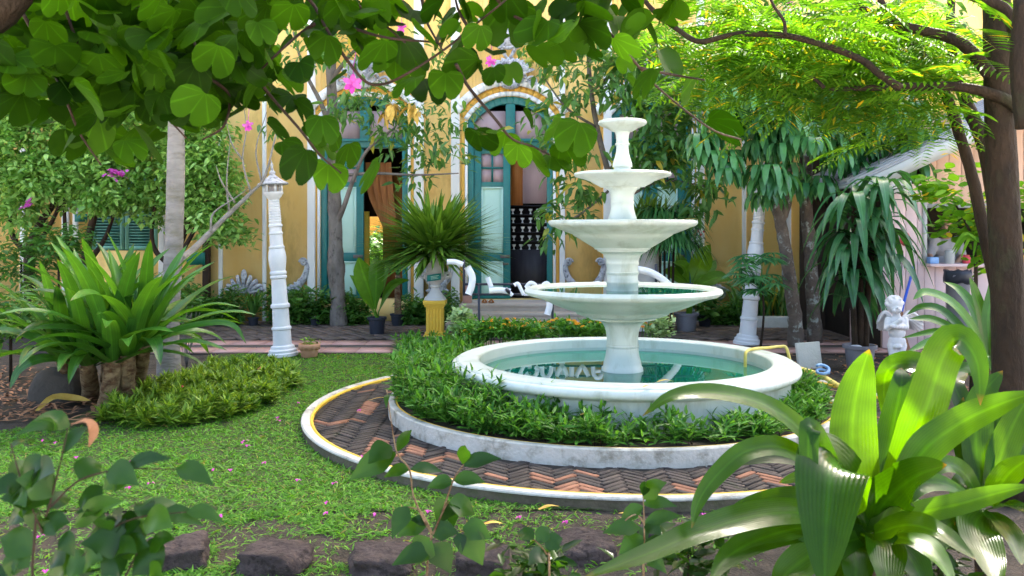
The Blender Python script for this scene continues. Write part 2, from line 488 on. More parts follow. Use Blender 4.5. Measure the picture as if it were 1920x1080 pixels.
# foliage
leafm('leaf_bauhinia', (.010, .040, .001), (.042, .125, .005), (1.8, 1.7, .3), .5, .5, .08, cc=(.05, .14, .008), palmate=True)
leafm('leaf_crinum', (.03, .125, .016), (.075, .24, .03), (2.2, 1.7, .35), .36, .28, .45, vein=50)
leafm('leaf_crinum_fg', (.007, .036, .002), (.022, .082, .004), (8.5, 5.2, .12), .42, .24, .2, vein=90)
leafm('leaf_shrub', (.11, .32, .04), (.42, .70, .20), (1.6, 1.5, .6), .35, .35, .5)
leafm('leaf_lance', (.055, .18, .04), (.15, .36, .08), (1.6, 1.5, .6), .38, .35, .5, cc=(.5, .42, .05))
leafm('leaf_dark', (.025, .14, .05), (.12, .36, .12), (1.8, 1.6, .5), .3, .25, .55)
leafm('leaf_dracaena', (.035, .145, .055), (.065, .22, .085), (1.8, 1.6, .5), .3, .26, .55, vein=50)
leafm('leaf_feather', (.07, .23, .012), (.19, .42, .03), (1.25, 1.2, .4), .5, .6, .1, cc=(.6, .42, .02))
leafm('leaf_banana', (.09, .28, .02), (.17, .42, .03), (2.0, 1.6, .4), .45, .35, .45, vein=90)
leafm('leaf_urn', (.07, .19, .015), (.20, .38, .05), (1.5, 1.4, .5), .3, .4, .4)
leafm('grass', (.06, .22, .014), (.20, .50, .045), (1.5, 1.4, .5), .4, .5, .3, cc=(.30, .25, .07))
leafm('leaf_tuft', (.05, .16, .012), (.32, .52, .06), (1.6, 1.4, .5), .35, .42, .35)
leafm('leaf_bed', (.035, .15, .02), (.14, .38, .05), (1.6, 1.5, .6), .33, .4, .22)
leafm('leaf_hedge', (.05, .17, .03), (.14, .34, .06), (1.6, 1.5, .6), .33, .35, .45)
leafm('leaf_pale', (.35, .55, .22), (.50, .66, .32), (1.3, 1.3, .8), .3, .4, .4)
leafm('leaf_sprig', (.009, .042, .004), (.028, .09, .008), (2.4, 2.0, .5), .4, .32, .3)
leafm('bougain', (.62, .06, .48), (.74, .18, .62), (1.2, 1.0, 1.2), .4, .6, .2)

# ---------------------------------------------------------------- leaf prototypes (along +x, face up +z)
def proto_lance(w=.16, droop=.14, fold=.07):
    v = [(0, 0, 0), (.3, 0, -.01), (.3, w, fold), (.3, -w, fold), (.68, 0, -droop * .45), (.68, w * .8, fold * .6 - droop * .45), (.68, -w * .8, fold * .6 - droop * .45), (1, 0, -droop)]
    f = [(0, 1, 2), (0, 3, 1), (1, 4, 5, 2), (3, 6, 4, 1), (4, 7, 5), (6, 7, 4)]
    return v, f
def proto_blade(w=.05, bend=.25):
    v = [(0, w * .7, 0), (0, -w * .7, 0), (.5, w, -bend * .25), (.5, -w, -bend * .25), (1, 0, -bend)]
    return v, [(0, 1, 3, 2), (2, 3, 4)]
def proto_oval(w=.32, droop=.1):
    v = [(0, 0, 0), (.25, w * .8, .03), (.25, -w * .8, .03), (.5, 0, -.02), (.6, w, .03 - droop * .3), (.6, -w, .03 - droop * .3), (.88, w * .55, -droop * .7), (.88, -w * .55, -droop * .7), (1, 0, -droop)]
    f = [(0, 3, 4, 1), (0, 2, 5, 3), (3, 8, 6, 4), (3, 5, 7, 8)]
    return v, f
def proto_frond(pairs=13, ll=.26, w=.035, droop=.25):
    v, f = [], []
    for i in range(pairs):
        q = (i + 1.5) / (pairs + 1)
        x = q; z = -droop * q * q
        L = ll * (math.sin(math.pi * (q * .78 + .14))) ** .6
        for sgn in (1, -1):
            o = len(v)
            v += [(x, 0, z), (x + L * .15 + w * .6, sgn * L * .5, z - .01), (x + L * .15 - w * .6, sgn * L * .5, z - .015), (x + L * .35, sgn * L, z - .05)]
            f += [(o, o + 1, o + 3, o + 2)]
    o = len(v)
    v += [(0, .006, 0), (0, -.006, 0), (1, 0, -droop)]
    f += [(o, o + 1, o + 2)]
    return v, f
LANCE, BLADE, OVAL, FROND = proto_lance(), proto_blade(), proto_oval(), proto_frond()
LANCE_N = proto_lance(.10, .3, .04)
LANCE_W = proto_lance(.22, .12, .08)

def mats_from(pos, dirs, roll, scale):
    """4x4 transforms: local x -> dirs, local z as upright as roll allows"""
    pos = np.asarray(pos, float); d = np.asarray(dirs, float)
    d = d / (np.linalg.norm(d, axis=1)[:, None] + 1e-9)
    up = np.tile(np.array((0, 0, 1.0)), (len(d), 1)) + rng.normal(0, .02, (len(d), 3))
    y = np.cross(up, d); y /= np.linalg.norm(y, axis=1)[:, None] + 1e-9
    z = np.cross(d, y)
    cr_, sr = np.cos(roll)[:, None], np.sin(roll)[:, None]
    y2 = y * cr_ + z * sr; z2 = z * cr_ - y * sr
    m = np.zeros((len(d), 4, 4)); s = np.asarray(scale)[:, None]
    m[:, :3, 0] = d * s; m[:, :3, 1] = y2 * s; m[:, :3, 2] = z2 * s; m[:, :3, 3] = pos; m[:, 3, 3] = 1
    return m
def rdirs(n, elev=(-.6, .6)):
    a = rng.uniform(0, 2 * math.pi, n); e = rng.uniform(elev[0], elev[1], n)
    return np.stack([np.cos(a) * np.cos(e), np.sin(a) * np.cos(e), np.sin(e)], 1)
def in_ball(n, c, r, shell=0.0):
    d = rng.normal(0, 1, (n, 3)); d /= np.linalg.norm(d, axis=1)[:, None]
    q = rng.uniform(shell ** 3, 1, n) ** (1 / 3)
    return np.array(c) + d * q[:, None] * np.array(r)
def clusters(mb, c, r, nclu, per, size, proto, spread=.12, elev=(-.7, .3), shell=.3, rollsd=.4, out=.5):
    """a crown volume filled with clusters of leaves, gaps between the clusters"""
    cc = in_ball(nclu, c, r, shell)
    p, d = [], []
    for q in cc:
        n = max(2, int(rng.normal(per, per * .25)))
        dd = rdirs(n, elev)
        axis = (q - np.array(c)) / (np.array(r) + 1e-6)
        dd = dd + out * axis * .6
        p.append(q + rng.normal(0, spread, (n, 3)) * np.array((1, 1, .7))); d.append(dd)
    p = np.vstack(p); d = np.vstack(d)
    mb.scatter(proto, mats_from(p, d, rng.normal(0, rollsd, len(p)), size * rng.uniform(.65, 1.25, len(p))))
    return cc
def pxball(px, py, Y, rx, ry, dy=None):
    c = P(px, py, Y); k = Y / F
    return tuple(c), (rx * k, dy if dy is not None else min(rx, ry) * k * 1.1, ry * k)
# ================================================================ THE SETTING
RCX = 0.77                              # centre of the ring path, a little left of the fountain
FCX, FCY = 0.873, 6.8                    # fountain axis
# ground sheet; pale tone added so its unseen part bounces light onto the facade
gm = MB(); gm.add([(-300, -300, -.03), (300, -300, -.03), (300, 300, -.03), (-300, 300, -.03)], [(0, 1, 2, 3)])
struct(gm.build('ground', 'pale_bounce_ground', smooth=False))
# garden soil, gently uneven
def sheet(name, mat, x0, x1, y0, y1, z, nx, ny, amp, mask=None):
    mb = MB()
    xs = np.linspace(x0, x1, nx); ys = np.linspace(y0, y1, ny)
    v = [(x, y, z + amp * mnoise.noise(Vector((x * 1.7, y * 1.7, 3)))) for y in ys for x in xs]
    f = [(j * nx + i, j * nx + i + 1, (j + 1) * nx + i + 1, (j + 1) * nx + i) for j in range(ny - 1) for i in range(nx - 1)]
    mb.add(v, f)
    return struct(mb.build(name, mat))
sheet('garden_soil', 'soil', -9, 9, 1.2, 10.02, -.012, 90, 70, .012)
YP0, YP1 = 10.05, 11.15                  # pink strip; paving to 13.0
# --- pink tiled border strip: rows of tiles
pv = struct(MB().box(-9, 9, YP0, 13.6, -.03, 0.0).build('paving_base', 'mortar', smooth=False))
tile_mesh = None
def tile_row(y0, y1, mat, w, name, z=.016):
    x = -5.2
    me = None
    while x < 7.2:
        if me is None:
            o = MB().box(-w / 2 + .006, w / 2 - .006, -(y1 - y0) / 2 + .006, (y1 - y0) / 2 - .006, 0, z).build(name, mat, pv, smooth=False, bevel=.004)
            me = o.data
        else:
            o = bpy.data.objects.new(name, me); COL.objects.link(o); o.parent = pv
        o.location = (x + w / 2, (y0 + y1) / 2, 0)
        x += w
tile_row(YP0 + .0, YP0 + .40, 'pink_tile', .42, 'tile')
tile_row(YP0 + .40, YP0 + .64, 'dark_tile', .62, 'tile', .012)
tile_row(YP0 + .64, YP0 + 1.05, 'pink_tile', .42, 'tile')
# --- brown brick pavers in the yard behind, laid in a lattice of diagonal rows
mb = MB()
bw, bl = .115, .235
for i in range(-70, 90):
    for j in range(-60, 70):
        for k in (0, 1):
            # basket of two bricks
            bx, by = i * bl, j * bl
            if (i + j) % 2: ox, oy, sx, sy = 0, (k - .5) * bw, bl, bw
            else: ox, oy, sx, sy = (k - .5) * bw, 0, bw, bl
            a = R(33)
            x = (bx + ox) * math.cos(a) - (by + oy) * math.sin(a); y = (bx + ox) * math.sin(a) + (by + oy) * math.cos(a) + 12
            if not (YP1 + .08 < y < 13.35 and -5.4 < x < 7.2): continue
            h = .018 + random.uniform(-.004, .004)
            mb.box(x - sx / 2 + .007, x + sx / 2 - .007, y - sy / 2 + .007, y + sy / 2 - .007, 0, h, rz=a)
o = mb.build('paver', 'paver', pv, smooth=False); o['kind'] = 'stuff'

# --- ring path: kerbs, herringbone bricks
ZP = .052
def ring(r0, r1, z0, z1, name, mat, n=128, bev=.008):
    mb = MB(); mb.lathe([(r0, z0), (r1, z0), (r1, z1 - bev), (r1 - bev, z1), (r0 + bev, z1), (r0, z1 - bev)], (RCX, FCY, 0), n, close=True)
    return mb
path = ring(1.62, 2.33, -.03, ZP - .016, 'p', 'mortar', bev=.0).build('ring_path', 'mortar', smooth=True, angle=40)
struct(path)
ko = struct(ring(2.306, 2.370, .048, .064, 'k', 'k').build('outer_kerb', 'white_kerb', smooth=True, angle=35))
ring(2.300, 2.364, -.03, .0475, 'k', 'k', bev=.002).build('kerb_footing', 'stained_concrete', ko, smooth=True, angle=35)
ring(2.282, 2.3055, .0, .062, 'k', 'k').build('yellow_edge', 'yellow_paint', ko, smooth=True, angle=35)
ki = struct(ring(1.676, 1.73, -.0, .150, 'k', 'k').build('inner_kerb', 'white_kerb', smooth=True, angle=35))
ring(1.66, 1.6755, .1, .148, 'k', 'k').build('yellow_edge', 'yellow_paint', ki, smooth=True, angle=35)
mb = MB(); mb.lathe([(1.0, .130), (1.66, .135)], (RCX, FCY, 0), 96)
mb.f = [f for f in mb.f if len(f) == 4]
struct(mb.build('flower_bed_soil', 'soil'))
# herringbone: bricks 4:1
BW = .046; BL = .184
cand = []
N = 70
for i in range(-N, N):
    for j in range(-N, N):
        # classic herringbone lattice of 4:1 bricks
        a, b_ = i, j
        bx = a * BW + b_ * BW * 0; by = 0
        pass
def herring():
    out = []
    w, n = BW, 4
    for k in range(-120, 120):
        for m_ in range(-26, 26):
            ox = k * w + m_ * n * w; oy = k * w - m_ * n * w
            out.append((ox + n * w / 2, oy + w / 2, 0))            # lying brick
            out.append((ox + w / 2, oy + w + n * w / 2, 1))        # standing brick
    return out
ang = R(45)
for hx, hy, o_ in herring():
    x = hx * math.cos(ang) - hy * math.sin(ang); y = hx * math.sin(ang) + hy * math.cos(ang)
    r = math.hypot(x, y)
    if 1.75 < r < 2.29:
        cand.append((x + RCX, y + FCY, ang + (math.pi / 2 if o_ else 0)))
cand.sort(key=lambda c: c[1] + .35 * abs(c[0] - RCX - .1))
def brickbox(L, W, H):
    return MB().box(-L / 2, L / 2, -W / 2, W / 2, -.02, H)
def is_red(x, y):
    return mnoise.noise(Vector((x * 5.2 + 5, y * 5.2, 1.3))) + .3 * mnoise.noise(Vector((x * 17, y * 17, 4))) > .30
meshes = {}
rest = {0: MB(), 1: MB()}
for n_, (x, y, a) in enumerate(cand):
    red = is_red(x, y)
    h = ZP - .006 + random.uniform(-.003, .003)
    if n_ < 300:
        if red not in meshes:
            o = brickbox(BL - .012, BW - .012, 0).build('brick', 'brick_red' if red else 'brick_dark', path, smooth=False, bevel=.003)
            o.data.transform(Matrix.Translation(Vector(rootloc(path))))
            meshes[red] = o.data
        else:
            o = bpy.data.objects.new('brick', meshes[red]); COL.objects.link(o); o.parent = path
            b = o.modifiers.new('bevel', 'BEVEL'); b.width = .003; b.segments = 1
        o.location = (x, y, h); o.rotation_euler = (random.uniform(-.012, .012), random.uniform(-.012, .012), a + random.uniform(-.012, .012))
    else:
        v = np.array([(sx * (BL - .012) / 2, sy * (BW - .012) / 2, z) for sx in (-1, 1) for sy in (-1, 1) for z in (-.02, 0)])
        ca, sa = math.cos(a), math.sin(a)
        v = np.stack([v[:, 0] * ca - v[:, 1] * sa + x, v[:, 0] * sa + v[:, 1] * ca + y, v[:, 2] + h], 1)
        rest[1 if red else 0].add(v, [(0, 1, 3, 2), (4, 6, 7, 5), (0, 4, 5, 1), (2, 3, 7, 6), (1, 5, 7, 3)])
rest[0].build('brick', 'brick_dark', path, smooth=False, kind='stuff')
rest[1].build('brick', 'brick_red', path, smooth=False, kind='stuff')

# --- lawn: a soil sheet under thousands of broad grass blades
def in_lawn(x, y):
    """grass density 0..1 at a ground point"""
    r = math.hypot(x - RCX, y - FCY)
    if r < 2.375 or y > YP0 - .02 or y < 2.6: return 0
    px = 960 + x / y * F; py = HZ + EYE / y * F
    d = 1.0
    nz = mnoise.noise(Vector((x * 1.6, y * 1.6, 0))) * .5 + mnoise.noise(Vector((x * 5, y * 5, 2))) * .35
    # left border: soil bed under the strap-leaved clump
    wob = 8 * mnoise.noise(Vector((x * 3, y * 3, 1)))
    if py + wob < np.interp(px, [0, 190, 250, 330, 420, 500], [806, 800, 735, 700, 676, 640]): return 0
    # right of the ring: leaf-littered soil
    if x > FCX + 1.3 and y > 4.6: return 0
    if x > FCX + .2 and y < 5.2: d *= .30 if nz < .1 else .5
    # worn ground in front
    if y < 4.9:
        d *= np.interp(y, [3.3, 4.9], [.5, 1])
        if nz > -.02: d *= np.interp(y, [3.6, 4.9], [.3, .8])
    if y < 4.45:
        wear = np.interp(x, [-1.3, -.6, -.1, .5, 1.4], [.9, .55, .22, .11, .07]) * np.interp(y, [3.4, 4.45], [.75, 1.15])
        d *= wear
        if nz > .06: d *= .3
    if x > .6 and y > 9.2: d *= .4
    return max(0, min(1, d))
sheet('lawn', 'lawn_soil', -3.4, .9, 4.45, 10.03, -.004, 60, 80, .010)
pos, scl = [], []
n = 0
tries = 150000
ys = np.concatenate([1 / rng.uniform(1 / 10.05, 1 / 3.0, tries - 35000), rng.uniform(6.5, 10.03, 35000)])     # denser near the camera
xs = rng.uniform(-.62, .5, tries) * ys
for x, y in zip(xs, ys):
    if rng.random() < in_lawn(x, y):
        pos.append((x, y, -.006 + .006 * mnoise.noise(Vector((x * 1.7, y * 1.7, 3))))); scl.append(.5 + .5 * rng.random() + .1 * y / 5)
pos = np.array(pos); scl = np.array(scl)
mb = MB()
gb = proto_blade(.095, .5)
for rep in range(3):
    d = rdirs(len(pos), (.15, .95))
    mb.scatter(gb, mats_from(pos + rng.normal(0, .012, pos.shape) * (1, 1, 0), d, rng.normal(0, .5, len(pos)), scl * rng.uniform(.024, .05, len(pos))))
o = mb.build('lawn_grass', 'grass', smooth=False)
o['kind'] = 'stuff'; o['label'] = 'short bright green broad-bladed lawn grass around the ring path'; o['category'] = 'grass'

# ================================================================ YELLOW BUILDING
YF = 13.6
def fx(px): return (px - 960) / F * YF
def fz(py): return EYE - (py - HZ) / F * YF
HB = 10.4  # height shaped so the unseen upper building shades the garden
bld = thing('yellow_building', 'tall yellow stucco building with white pilasters and teal arched doors', 'building', (0, YF, 0))
doors = [(683, 82, 'open_wood'), (957, 80, 'open_rack'), (1219, 78, 'closed')]
ops = []
for ax, hw, kd in doors:
    ops.append((fx(ax - hw), fx(ax + hw), .34, fz(226), fz(180), kd))
ops.append((fx(168), fx(296), fz(470), fz(330), fz(330), 'shutter'))
ops.sort()
wall = MB()
def arch(x0, x1, zs, zc, n=16, grow=0):
    """points along a segmental arch from left to right"""
    h = zc - zs; half = (x1 - x0) / 2
    if h < 1e-4: return [(x0, zs), (x1, zs)]
    rad = (half * half + h * h) / (2 * h); cz = zc - rad; cx = (x0 + x1) / 2
    a = math.asin(half / rad)
    return [(cx + (rad + grow) * math.sin(t), cz + (rad + grow) * math.cos(t)) for t in np.linspace(-a, a, n)]
cur = -16
for x0, x1, zb, zs, zc, kd in ops:
    wall.box(cur, x0, YF, YF + .34, -.1, HB)
    wall.box(x0, x1, YF, YF + .34, -.1, zb)
    ap = arch(x0, x1, zs, zc)
    for (xa, za), (xb, zb2) in zip(ap[:-1], ap[1:]):
        wall.extrude([(xa, za), (xb, zb2), (xb, HB), (xa, HB)], YF, YF + .34)
    cur = x1
wall.box(cur, 16, YF, YF + .34, -.1, HB)
wall.build('wall', 'yellow_wall', bld, smooth=False)
# rooms behind, side walls, flat roof
mb = MB()
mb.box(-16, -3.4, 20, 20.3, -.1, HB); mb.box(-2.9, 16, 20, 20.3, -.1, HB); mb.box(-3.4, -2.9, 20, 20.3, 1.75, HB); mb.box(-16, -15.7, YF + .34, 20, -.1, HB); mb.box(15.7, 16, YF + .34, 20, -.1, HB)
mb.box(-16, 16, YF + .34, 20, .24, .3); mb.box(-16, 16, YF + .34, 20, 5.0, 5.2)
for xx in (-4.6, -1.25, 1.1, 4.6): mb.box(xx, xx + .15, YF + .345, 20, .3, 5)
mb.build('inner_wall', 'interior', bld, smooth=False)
MB().box(-16.3, 16.3, YF - .25, 20.6, HB + .003, HB + .3).build('roof', 'white_trim', bld, smooth=False)
# plinth and pilasters
def pil(px0, px1, z0=.0, z1=7.6, d=.07, mat='white_trim'):
    return MB().box(fx(px0), fx(px1), YF - d, YF + .01, z0, z1).build('pilaster', mat, bld, smooth=False, bevel=.01)
for p in ((118, 130, .05), (138, 147, .04), (299, 309, .05), (411, 418, .05), (493, 500, .05), (578, 592, .08), (777, 795, .08), (846, 862, .08), (1049, 1059, .08),
          (1131, 1146, .08), (1305, 1319, .08), (1391, 1398, .05), (1472, 1482, .05), (40, 48, .05), (-60, -48, .05), (1700, 1712, .05)):
    pil(p[0], p[1], d=p[2])
MB().box(-15.9, 15.9, YF - .16, YF + .02, 7.6, 7.95).build('cornice', 'white_trim', bld, smooth=False, bevel=.03)
MB().box(fx(384), fx(396), YF - .12, YF - .01, .0, fz(440)).build('brown_post', 'bark_dark', bld, smooth=False, bevel=.01)

def volute(mb, c, s, turns=1.6, flip=1, r=.022, rise=0):
    pts = []
    for t in np.linspace(0, 1, 22):
        a = t * turns * 2 * math.pi
        rr = s * (1 - t * .82)
        pts.append((c[0] + flip * rr * math.cos(a), c[1] - .012 * t, c[2] + rr * math.sin(a)))
    mb.tube(pts, [r, r * .7], 6)
def door(ax, hw, kd):
    x0, x1 = fx(ax - hw), fx(ax + hw); cx = (x0 + x1) / 2
    zs, zc, zb = fz(226), fz(180), .34
    yd = YF + .05
    fr = MB()
    fw = .095
    fr.box(x0 + .002, x0 + fw, YF + .02, YF + .16, zb, zs)
    fr.box(x1 - fw, x1 - .002, YF + .02, YF + .16, zb, zs)
    a_o = arch(x0 + .002, x1 - .002, zs, zc - .003); a_i = arch(x0 + fw, x1 - fw, zs + .02 - .06, zc - .12)
    for k in range(len(a_o) - 1):
        fr.extrude([a_o[k], a_o[k + 1], a_i[k + 1], a_i[k]], YF + .02, YF + .16)
    door_o = fr.build('door_frame', 'teal_paint', bld, smooth=False, bevel=.004)
    # transom rail with moulding and mullion of the fanlight
    zt0, zt1 = fz(277), fz(260)
    MB().box(x0 + fw + .002, x1 - fw - .002, YF + .0, YF + .15, zt0, zt1).box(x0 + fw + .002, x1 - fw - .002, YF - .03, YF - .001, zt1 - .045, zt1 - .002).build('transom', 'teal_paint', door_o, smooth=False, bevel=.006)
    MB().box(cx - .075, cx + .075, YF + .03, YF + .12, zt1 + .002, zc - .10).build('mullion', 'teal_paint', door_o, smooth=False, bevel=.006)
    for sgn in (-1, 1):
        xa, xb = (x0 + fw, cx - .075) if sgn < 0 else (cx + .075, x1 - fw)
        MB().box(xa, xb, YF + .085, YF + .09, zt1, zs + .16).build('pane', 'pink_curtain', door_o, smooth=False)
    # white and ochre mouldings round the opening
    for k, (g0, g1, mat, d) in enumerate(((.0, .07, 'white_trim', .035), (.071, .16, 'ochre_paint', .02), (.161, .29, 'white_trim', .085))):
        mm = MB()
        o1 = arch(x0, x1, zs, zc, 18, g0 + .002); o2 = arch(x0, x1, zs, zc, 18, g1)
        for q in range(17):
            mm.extrude([o2[q], o2[q + 1], o1[q + 1], o1[q]], YF - d, YF + .004)
        if k < 2:
            mm.box(x0 - g1 * .62, x0 - g0 * .62 - .002, YF - d, YF + .004, .02, zs - .01)
            mm.box(x1 + g0 * .62 + .002, x1 + g1 * .62, YF - d, YF + .004, .02, zs - .01)
        mm.build('moulding', mat, bld, smooth=False)
    # keystone ornament: acanthus and scrolls
    oz = zc + .30
    mm = MB()
    for sgn in (-1, 1):
        volute(mm, (cx + sgn * .13, YF - .11, oz - .04), .11, 1.5, sgn, .028)
        volute(mm, (cx + sgn * .34, YF - .10, oz - .09), .09, 1.4, -sgn, .024)
        for k in range(5):
            aa = .35 + k * .32
            mm.ribbon([(cx + sgn * .05, YF - .08, oz), (cx + sgn * (.05 + .2 * math.cos(aa)), YF - .16, oz + .22 * math.sin(aa)), (cx + sgn * (.05 + .36 * math.cos(aa)), YF - .1, oz + .30 * math.sin(aa))], .05, 7, nrm=(0, -1, 0), fold=-.5)
    mm.blob((cx, YF - .1, oz + .08), (.09, .09, .15), 12)
    mm.blob((cx, YF - .09, oz - .14), (.15, .07, .07), 12)
    mm.build('ornament', 'stucco_grey', bld)
    # leaf of the door (closed half) with glazed top and two mint panels
    def leafdoor(xa, xb):
        lf = MB()
        st = .115
        z0, z1 = zb + .01, zt0 - .004
        rails = [(z0, fz(553)), (fz(490), fz(474)), (fz(350), fz(341)), (fz(288), z1)]
        lf.box(xa, xa + st, yd, yd + .06, z0, z1); lf.box(xb - st, xb, yd, yd + .06, z0, z1)
        for a_, b_ in rails: lf.box(xa + st + .001, xb - st - .001, yd + .002, yd + .058, a_, b_)
        lo = lf.build('door_leaf', 'teal_paint', bld, smooth=False, bevel=.005)
        for (a_, b_) in ((fz(553), fz(490)), (fz(474), fz(350))):
            MB().box(xa + st, xb - st, yd + .025, yd + .045, a_, b_).box(xa + st + .05, xb - st - .05, yd + .012, yd + .026, a_ + .05, b_ - .05).build('panel', 'mint_paint', lo, smooth=False, bevel=.008)
            q = MB()
            q.box(xa + st + .002, xb - st - .002, yd - .006, yd + .02, b_ - .028, b_ - .002)
            q.box(xa + st + .002, xa + st + .022, yd - .004, yd + .02, a_, b_ - .03); q.box(xb - st - .022, xb - st - .002, yd - .004, yd + .02, a_, b_ - .03)
            q.build('panel_moulding', 'mint_paint', lo, smooth=False)
        gx0, gx1, gz0, gz1 = xa + st, xb - st, fz(341), fz(288)
        for i in range(2):
            for j in range(2):
                ww = (gx1 - gx0) / 2; hh = (gz1 - gz0) / 2
                MB().box(gx0 + i * ww, gx0 + (i + 1) * ww, yd + .03, yd + .034, gz0 + j * hh, gz0 + (j + 1) * hh).build('pane', 'pink_curtain', lo, smooth=False)
        MB().box((gx0 + gx1) / 2 - .014, (gx0 + gx1) / 2 + .014, yd + .012, yd + .029, gz0, gz1).box(gx0, gx1, yd + .01, yd + .0285, (gz0 + gz1) / 2 - .014, (gz0 + gz1) / 2 + .014).build('glazing_bar', 'teal_paint', lo, smooth=False)
        # bolt
        MB().box(xb - .16, xb - .01, yd - .02, yd - .001, fz(484), fz(478)).build('bolt', 'bark_grey', lo, smooth=False)
        MB().box(xb - .12, xb - .03, yd - .018, yd - .001, fz(497), fz(493)).build('latch', 'bark_grey', lo, smooth=False)
    leafdoor(x0 + fw + .004, cx + (.0 if kd != 'open_wood' else -.02))
    if kd == 'closed': leafdoor(cx + .01, x1 - fw - .004)
    if kd == 'open_wood':
        MB().box(cx + .18, cx + .66, YF + .75, YF + .8, .3, fz(318)).build('wooden_screen', 'brown_wood', bld, smooth=False)
        # tied-back curtain, yellow strip added for the sunlit wall seen beyond
        mm = MB()
        for k in range(7):
            mm.ribbon([(cx - .02 + .055 * k, YF + .5 + .03 * (k % 2), fz(300)), (cx + .02 + .055 * k, YF + .5 + .03 * (k % 2), fz(360)), (cx + .26 + .025 * k, YF + .5 + .03 * (k % 2), fz(425))], .045, 8, nrm=(0, -1, 0), prof=[1, 1, 1, .9])
        mm.build('curtain', 'brown_wood', bld)
        MB().box(cx - .13, cx - .03, YF + .6, YF + .7, .3, fz(395)).box(cx - .03, cx + .25, YF + .6, YF + .7, fz(510), fz(500)).build('sunlit_wall_strip', 'yellow_paint', bld, smooth=False)
    if kd == 'open_rack':
        xr0, xr1 = cx + .0, x1 - fw
        MB().box(xr0 + .0, xr0 + .2, YF + .4, YF + .45, fz(384), 3.0).build('inner_door', 'brown_wood', bld, smooth=False)
        MB().box(xr0 + .2, xr1 + .3, YF + .4, YF + .45, fz(380), 3.0).build('screen_board', 'pink_curtain', bld, smooth=False)
        rk = MB().box(xr0 - .05, xr1 + .3, YF + .37, YF + .40, .3, fz(470)).box(xr0 - .05, xr1 + .3, YF + .66, YF + .69, .3, fz(382))
        for r_ in range(6): rk.box(xr0 - .05, xr1 + .3, YF + .40, YF + .655, fz(470 - r_ * 17.2) - .012, fz(470 - r_ * 17.2) + .004)
        rk.build('display_rack', 'dark_wood', bld, smooth=False)
        for r_ in range(5):
            for c_ in range(5):
                xx = xr0 + .05 + c_ * .135 + random.uniform(-.015, .015)
                zz = fz(470 - r_ * 17.2) + .0045
                MB().lathe([(.022, 0), (.012, .02), (.010, .045), (.028, .06), (.034, .085), (.030, .088), (.0, .065)], (xx, YF + .47, zz), 12).build('cup', 'white_trim', bld)
for d_ in doors: door(*d_)
# louvred shutters, left window
x0, x1 = fx(168), fx(296)
MB().box(x0 + .002, x1 - .002, YF + .12, YF + .14, fz(470), fz(330)).build('window_back', 'teal_paint', bld, smooth=False)
for k in range(2):
    xa = x0 + k * (x1 - x0) / 2 + .01; xb = x0 + (k + 1) * (x1 - x0) / 2 - .01
    z0, z1 = fz(468), fz(332)
    sh = MB().box(xa, xa + .06, YF + .02, YF + .07, z0, z1).box(xb - .06, xb, YF + .02, YF + .07, z0, z1).box(xa + .061, xb - .061, YF + .022, YF + .068, z0, z0 + .06).box(xa + .061, xb - .061, YF + .022, YF + .068, z1 - .06, z1)
    so = sh.build('shutter', 'shutter_paint', bld, smooth=False)
    nsl = 22
    sm_ = None
    for i in range(nsl):
        zz = z0 + .07 + (z1 - z0 - .14) * (i + .5) / nsl
        if sm_ is None:
            v = [((xa + xb) / 2 + sx * ((xb - xa) / 2 - .062), YF + .045 + sy * .022 + st, sz * .018 - sy * .004) for sx in (-1, 1) for sy, sz, st in ((-1, -1, -.004), (-1, -.6, -.004), (1, 1, 0), (1, .6, 0))]
            m_ = MB(); m_.add(v, [(0, 1, 2, 3), (7, 6, 5, 4), (0, 4, 5, 1), (2, 6, 7, 3), (1, 5, 6, 2), (0, 3, 7, 4)])
            s_ = m_.build('slat', 'shutter_paint', so, smooth=False); sm_ = s_.data
        else:
            s_ = bpy.data.objects.new('slat', sm_); COL.objects.link(s_); s_.parent = so
        s_.location = (0, 0, zz)
# carved stucco scrolls at the feet of the pilasters
def scroll(px, flip, top=490, bot=552):
    mm = MB()
    x = fx(px); za, zb_ = fz(top), fz(bot)
    y = YF - .07
    mm.tube([(x, y, za), (x - flip * .03, y, za - .1), (x + flip * .02, y, (za + zb_) / 2), (x + flip * .14, y, zb_ + .12), (x + flip * .26, y, zb_)], [.035, .045, .055, .06, .05], 8, 18)
    volute(mm, (x + flip * .02, y - .03, za - .01), .06, 1.5, flip, .026)
    volute(mm, (x + flip * .18, y - .03, zb_ + .02), .13, 1.8, -flip, .03)
    for k in range(5):
        mm.ribbon([(x + flip * .05, y - .02, zb_ + .05), (x + flip * (.08 + .05 * k), y - .09, zb_ + .20 - .03 * k), (x + flip * (.1 + .07 * k), y - .03, zb_ + .26 - .05 * k)], .03, 6, nrm=(0, -1, .2), fold=-.5)
    mm.build('scroll_ornament', 'stucco_grey', bld)
for px, fl in ((574, -1), (800, 1), (843, -1), (1063, 1), (1127, -1), (1322, 1), (600 - 120, 1)):
    if px != 480: scroll(px, fl)
mm = MB()
cx, cz = fx(461), fz(548)
for k in range(9):
    a = math.pi * (k + .5) / 9
    mm.tube([(cx + .06 * math.cos(a), YF - .08, cz), (cx + .24 * math.cos(a), YF - .13, cz + .20 * math.sin(a)), (cx + .30 * math.cos(a), YF - .08, cz + .05 + .22 * math.sin(a) ** 2), (cx + .22 * math.cos(a), YF - .1, cz - .05)], [.03, .03, .02], 6, 10)
mm.blob((cx, YF - .1, cz + .27), (.05, .05, .10), 10)
mm.build('shell_ornament', 'stucco_grey', bld)
